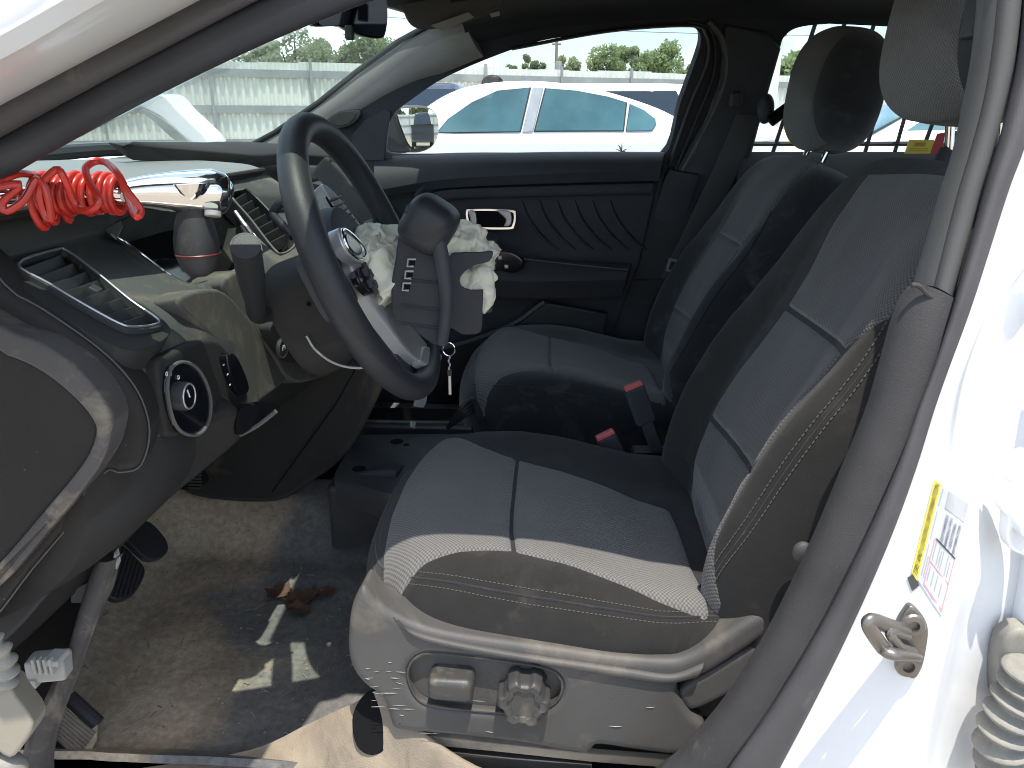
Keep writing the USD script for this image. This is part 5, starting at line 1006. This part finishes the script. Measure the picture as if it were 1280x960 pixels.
s_('recliner_cover', prism(sm(TP([(850, 873), (858, 862), (890, 842), (930, 818), (962, 800), (990, 792), (990, 830), (950, 852), (900, 880), (868, 893), (856, 886)], -.006), 4), .03, n=tn, r=.008), 'seat_plastic')
s_('recliner_void', prism(TP([(845, 850), (990, 770), (990, 940), (870, 930)], -.052), .01, n=tn), 'matte_black')
rs = np.random.RandomState(9); sc_ = []
for k in range(26):
    x, y = (455 + rs.rand() * 55, 800 + rs.rand() * 95) if k < 20 else (500 + rs.rand() * 340, 870 + rs.rand() * 55); ln = 4 + rs.rand() * 14; q = TP([(x, y), (x + ln, y + rs.uniform(-1, 2.5))], .0004); sc_.append(tube([q[0], q.mean(0), q[1]], [.0002, .0004 + .0006 * rs.rand(), .0002], 5, flat=.4))
obj(ST, 'scratches', sc_, 'boot_rubber', 35, 'pale scratches on the plastic', 'stuff')
s_('bolster_tab', ellipsoid(P(1003, 690, y=-.675), (.011, .008, .013), n=14), 'seat_plastic')
# rails below
RL = part('seat_rail', box((.62, .035, .03), (.0, -.60, .315), .004), 'metal_dark', 'dark steel rail under the driver seat')
obj(RL, 'rail_edge', prism(PY([(494, 916), (620, 930), (740, 943), (860, 952), (860, 962), (740, 953), (620, 940), (496, 928)], -.655), .01, r=.002), 'foam_tan')
obj(RL, 'rail_edge', prism(PY([(494, 936), (560, 940), (640, 948), (740, 956), (740, 975), (640, 972), (494, 962)], -.65), .01, r=.002), 'bare_steel')
obj(RL, 'rail_foot', box((.10, .07, .05), (-.20, -.59, .30), .008), 'metal_dark'); obj(RL, 'rail_foot', box((.10, .07, .05), (.25, -.59, .30), .008), 'metal_dark')
part('seat_frame', [box((.46, .42, .05), (.02, SY, .385), .02), box((.44, .40, .05), (.13, SY + .76, .385), .02)], 'matte_black')
part('seat_rail', box((.6, .035, .03), (.0, -.17, .315), .004), 'metal_dark'); part('seat_rail', box((.6, .035, .03), (.1, .17, .315), .004), 'metal_dark')
# belt buckles between the seats
def buckle(q, y, label):
    P0 = PY([q[0]], y)[0]; P1 = PY([q[1]], y)[0]; up_ = unit(P0 - P1); R = A([unit((1, .2, 0) - up_ * np.dot((1, .2, 0), up_)), unit(np.cross(up_, unit((1, .2, 0) - up_ * np.dot((1, .2, 0), up_)))), up_]); Ln = np.linalg.norm(P0 - P1)
    k = part('belt_buckle', box((.040, .022, Ln), (P0 + P1) / 2, .005, R), 'black_trim', label); obj(k, 'buckle_button', box((.036, .015, .012), P0 + up_ * .002, .003, R), 'buckle_red')
    obj(k, 'buckle_stalk', box((.024, .008, .10), P1 - up_ * .04, .002, R), 'webbing')
buckle([(757, 545), (778, 592)], -.10, 'driver seat belt buckle with red button'); buckle([(792, 484), (808, 528)], -.02, 'passenger seat belt buckle with red button')

part('door_panel_rear', box((1.0, .03, .80), (.70, .725, .62), .01), 'dark_plastic', 'inside of the closed rear passenger door')
part('far_sill', [box((2.3, .10, .34), (-.05, .76, .37), .02), box((2.2, .03, .3), (-.1, .72, .55), .01)], 'dark_plastic', 'dark lower edge of the passenger door opening')
# ---------------------------------------------------------------- floor, tunnel, pedals
def fz(x, y): return .27 + np.clip((-.72 - x) / .30, 0, 1.2) ** 1.3 * .22 + .05 * np.clip((np.abs(y) - .60) / .06, 0, 1) + .010 * (meshkit.fbm(np.stack([x * 9, y * 9, x * 0], -1), 3, 5) - .5) + .12 * np.exp(-((y) / .10) ** 4) + .02 * np.exp(-((y + .16) / .07) ** 2)
X_, Y_ = np.meshgrid(np.linspace(-1.08, 1.5, 170), np.linspace(-.66, .70, 110), indexing='ij')
FLR = part('floor', sheet(np.stack([X_, Y_, fz(X_, Y_)], -1), .01, (0, 0, 1)), 'floor_vinyl', 'muddy black vinyl floor')
fl_ = lambda name, mesh, m, label=None, s=35: obj(FLR, name, mesh, m, s, label=label)
rs = np.random.RandomState(21); db = []
for k in range(260):
    x, y = rs.uniform(-.80, -.30), rs.uniform(-.58, -.08); an = rs.rand() * 6.28; ln = rs.uniform(.004, .022) if k % 3 else .003; z0 = float(fz(A(x), A(y))) + .001; e_ = A([math.cos(an), math.sin(an), rs.uniform(-.05, .15)]) * ln; p0 = A([x, y, z0]); db.append(tube([p0, p0 + e_ * .5 + A([0, 0, .001]), p0 + e_], rs.uniform(.0004, .0009) if k % 3 else .0016, 4))
obj(FLR, 'floor_debris', db, 'sill_plastic', False, 'bits of straw and grit on the floor', 'stuff')
# sunlit sill edge at the bottom
rows = [[(165, 962, -.655), (165, 1000, -.69), (165, 1100, -.74)], [(310, 938, -.63), (310, 990, -.68), (310, 1090, -.73)], [(385, 905, -.625), (400, 960, -.67), (410, 1060, -.72)], [(440, 880, -.63), (470, 935, -.67), (500, 1040, -.72)], [(480, 868, -.64), (540, 940, -.68), (600, 1040, -.72)], [(560, 952, -.66), (640, 975, -.69), (700, 1040, -.72)], [(700, 968, -.67), (760, 985, -.70), (800, 1040, -.73)], [(830, 962, -.69), (870, 985, -.72), (900, 1040, -.75)]]
fl_('sill_trim', net([PY(r) for r in rows], 6, 6, .01), 'sill_plastic', 'dusty tan sill cover in the sun')
fl_('sill_cavity', prism(sm(PY([(440, 900), (446, 878), (462, 866), (484, 872), (494, 900), (490, 928), (470, 938), (450, 928)], -.655), 4), .004, n=unit((0, -1, .6)), r=.001), 'matte_black')
# console base: steel plate with holes
TZ = .50; tz = lambda q, off=0: A([PN(x, y, (0, 0, TZ + off), (0, 0, 1)) for x, y in q])
CB = part('console_plate', prism(tz([(441, 546), (452, 542), (590, 541), (640, 560), (560, 625), (480, 618), (418, 598), (418, 590)]), .05, n=(0, 0, 1), r=.006), 'metal_dark', 'bare steel console base between the seats')
for x, y in ((496, 552), (449, 586), (508, 556)): obj(CB, 'plate_hole', disc(tz([(x, y)])[0], (0, 0, 1), .013 if x != 508 else .006, .0008, 24), 'matte_black')
obj(CB, 'rear_plate', prism(tz([(790, 556), (850, 556), (870, 600), (850, 640), (800, 600)]), .04, n=(0, 0, 1), r=.004), 'metal_dark'); obj(CB, 'plate_hole', tube([tz([(825, 582)])[0] + .018 * A([math.cos(t), math.sin(t), 0]) + A([0, 0, .002]) for t in np.linspace(0, 6.283, 30, endpoint=False)], .003, 8, closed=True), 'metal_dark'); obj(CB, 'plate_hole', disc(tz([(825, 582)])[0], (0, 0, 1), .016, .001, 24), 'matte_black'); obj(CB, 'plate_slot', prism(tz([(795, 566), (840, 566), (840, 570), (795, 570)], .0006), .001, n=(0, 0, 1)), 'matte_black')
obj(CB, 'shift_stub', prism(sm(PY([(444, 597), (450, 592), (490, 588), (496, 600), (488, 640), (452, 634)], -.17), 3), .05, n=unit((-.1, -1, .2)), r=.006), 'dark_plastic')
obj(CB, 'stub_bolt', tube(PY([(441, 632), (442, 618)], -.19), .0035, 8), 'chrome')
obj(CB, 'console_side', box((.30, .22, .14), (-.27, -.045, .40), .01), 'metal_dark'); obj(CB, 'console_frame', box((.34, .02, .06), (-.34, .13, .45), .004), 'metal_dark'); obj(CB, 'console_frame', box((.36, .30, .015), (-.36, .28, .40), .003), 'gloss_black'); obj(CB, 'console_tube', tube([(-.55, .20, .455), (-.12, .22, .45)], .008, 10), 'metal_dark')
obj(CB, 'steel_strap', prism(PY([(517, 484), (535, 484), (533, 502), (529, 517), (516, 517), (518, 500)], .10), .004, n=unit((.2, -.6, 1)), r=.001), 'satin_silver'); obj(CB, 'steel_strap', prism(PY([(513, 522), (520, 522), (519, 538), (512, 538)], .04), .004, n=unit((.2, -.6, 1)), r=.001), 'satin_silver')
obj(CB, 'wire_bundle', [tube(PY([(560 + 4 * k, 535 - 3 * k, .12), (575 + 3 * k, 512 + 2 * k, .10), (592, 500 + 5 * k, .12), (604, 528, .12)]), .005, 8, smooth=5) for k in range(4)], 'black_rubber')
# pedals
def pedal(name, pix, y, n, m, ribs, label):
    c = P(*A(pix).mean(0), y=y); n = unit(n); o = A([PN(x, y_, c, n) for x, y_ in sm(pix, 4)]); p = part(name, prism(o, .012, n=n, r=.003), m, label); F = frame(n); poly = Polygon((o - c) @ F[:2].T).buffer(-.003)
    for t in np.linspace(-.05, .05, ribs) if ribs else []:
        ln = LineString([(-.2 - .0, t - .0), (.2, t)]); q = poly.intersection(shapely.affinity.rotate(ln, 38, origin=(0, 0)))
        if q.length > .004: e = A(q.coords); obj(p, 'pedal_rib', tube([c + e[0] @ F[:2] + n * .0005, c + e[1] @ F[:2] + n * .0005], .0017, 6), 'black_rubber')
    obj(p, 'pedal_arm', tube([c - n * .01, c - n * .05 + A([-.10, 0, .05]), c + A([-.18, 0, .20])], .008, 8), 'metal_dark')
import shapely.affinity
pedal('brake_pedal', [(112, 700), (124, 688), (148, 678), (170, 696), (182, 714), (168, 742), (150, 750), (134, 742)], -.44, (.75, -.25, .62), 'black_rubber', 16, 'ribbed black rubber brake pedal')
pedal('accelerator_pedal', [(150, 662), (182, 650), (204, 668), (211, 684), (205, 695), (190, 699), (176, 692)], -.30, (.75, -.15, .62), 'dark_plastic', 0, 'plain accelerator pedal')
c = P(100, 905, y=-.60); n = unit((.55, -.25, .8)); o = A([PN(x, y, c, n) for x, y in [(82, 864), (124, 902), (122, 925), (112, 942), (92, 930), (74, 900)]]); FR = part('foot_rest', prism(o, .02, n=n, r=.004), 'floor_vinyl', 'ribbed foot rest at the left of the floor')
obj(FR, 'rest_bar', tube(A([PN(x, y, c, n) for x, y in [(86, 872), (122, 905)]]), .011, 10), 'dark_plastic')
for k in range(8): obj(FR, 'rest_rib', tube(A([PN(x, y, c, n) for x, y in [lerp((80, 888), (72, 922), k / 7), lerp((118, 918), (98, 946), k / 7)]]), .0032, 8), 'sill_plastic')
# kick panel edge, dark cavity behind it
kl = [(122, 700, -.62), (114, 714, -.625), (98, 765, -.645), (84, 815, -.66), (68, 860, -.68), (46, 905, -.70), (36, 945, -.715), (34, 1000, -.72), (40, 1060, -.72)]
kr = [(143, 700, -.62), (142, 716, -.62), (130, 750, -.635), (112, 805, -.65), (96, 850, -.665), (82, 885, -.68), (72, 920, -.69), (68, 960, -.695), (80, 1030, -.70)]
KP = part('kick_panel_edge', strip(PY(kl), PY(kr), .007, .02), 'kick_plastic', 'grey curved edge of the kick panel with dirt')
obj(KP, 'panel_clip', prism(PY([(128, 706), (140, 700), (143, 690), (146, 706), (140, 722)], -.615), .01, r=.002), 'connector_white')
part('kick_panel_cavity', sheet(PY([(-140, 640, -.60), (150, 640, -.60), (-140, 760, -.60), (122, 730, -.605), (-140, 900, -.61), (62, 900, -.65), (-140, 1080, -.62), (40, 1080, -.66)]).reshape(4, 2, 3), .01), 'matte_black', 'dark open cavity behind the removed kick panel')
part('cavity_bracket', prism(sm(PY([(62, 740), (80, 730), (108, 726), (120, 735), (115, 752), (92, 756), (86, 744)], -.61), 3), .02, r=.004), 'metal_dark')
part('cavity_bracket', prism(PY([(88, 738), (118, 726), (104, 755), (88, 754)], -.62), .012, r=.002), 'blue_paint' if 0 else 'grey_trim')
c = single('wire_connector', [box((.046, .03, .030), P(62, 832, y=-.68), .004, frame((.2, -1, .1))), box((.018, .034, .012), P(46, 845, y=-.685), .002), box((.02, .026, .008), P(70, 822, y=-.69), .002)] + [box((.004, .008, .022), P(44 + 7 * k, 832, y=-.70), .001) for k in range(4)], 'connector_white', 'light grey wire connector hanging in front of the dark kick panel cavity', 'connector')
HG = part('hinge_cover', prism(sm(PY([(-40, 856), (0, 862), (14, 878), (38, 908), (30, 930), (16, 942), (-10, 925), (-40, 915)], -.80), 3), .04, n=unit((.3, -1, .3)), r=.004), 'cream_plastic', 'dirty cream plastic cover by the door hinge')
obj(HG, 'hinge_knuckle', ellipsoid(P(4, 962, y=-.80), (.026, .02, .022), n=18), 'boot_rubber')
pts = resample(cr(PY([(-14, 800, -.78), (2, 822, -.78), (6, 850, -.78), (-4, 880, -.78)]), 10), 60); part('door_wiring_boot', tube(pts, .012 + .003 * np.sin(np.linspace(0, 44, 60)), 14), 'boot_rubber', 'ribbed wiring boot at the front door edge')

# ---------------------------------------------------------------- loose things
def leaf(seed, c, s, rz, label, tip):
    rs = np.random.RandomState(seed); u = np.linspace(0, 1, 14); g = []
    for t in u:
        w = .42 * math.sin(math.pi * t ** .8) ** .9 * (1 + .25 * math.sin(t * 17 + seed)); row = []
        for v in np.linspace(-1, 1, 7): row.append([(t - .5), w * v, .25 * abs(v) ** 1.5 * w + .12 * math.sin(3 * t + seed) + .05 * rs.rand() + tip * t ** 3])
        g.append(row)
    g = A(g) * s; t_ = thing('dry_leaf', label, 'leaf', c, rz, None); obj(t_, 'blade', sheet(g, .0006, (0, 0, 1)), 'leaf_brown', True); obj(t_, 'stem', tube([(-.5 * s, 0, .002), (-.62 * s, .02 * s, .004)], .001, 5), 'leaf_brown')
for k, (x, y, s, rz, tip, lab) in enumerate(((350, 742, .055, 70, .3, 'curled brown dry leaf standing up, leftmost of the leaves on the muddy floor'), (378, 748, .065, 10, .25, 'largest brown dry leaf in the middle of the leaves on the floor'), (405, 742, .050, -35, .1, 'thin brown dry leaf nearest the seat, right of the other leaves'), (372, 762, .042, 190, .05, 'flat brown leaf scrap in front of the other leaves'))):
    leaf(k + 2, P(x, y, z=.285), s, rz, lab, tip)
t = thing('key_ring', 'key on a thin chain hanging below the steering wheel', 'key', P(561, 432, y=-.36)); z = P(561, 432, y=-.36)
obj(t, 'ring', tube([A([.009 * math.cos(a_), 0, -.006 + .010 * math.sin(a_)]) for a_ in np.linspace(0, 6.283, 24, endpoint=False)], .0011, 6, closed=True), 'chrome')
obj(t, 'chain', [ellipsoid((.0008 * (-1) ** k, 0, -.018 - .006 * k), (.0016, .0016, .0034), n=8) for k in range(4)], 'satin_silver'); obj(t, 'key_blade', box((.0045, .002, .038), (.0, 0, -.058), .0008), 'satin_silver'); obj(t, 'key_head', box((.007, .003, .010), (0, 0, -.042), .001), 'black_trim')
q = P(777, 190, y=.75); t = thing('weed_sprig', 'small dry weed sprig lying on the passenger window sill', 'weed', q)
obj(t, 'leaf', [tube([(0, 0, 0), (dx * .5, 0, dz * .6), (dx, .004 * k, dz)], [.003, .0045, .001], 6, smooth=3, flat=.35) for k, (dx, dz) in enumerate(((-.016, .008), (.016, .009), (0, .022), (-.009, .018), (.012, .002)))], 'leaf_green')
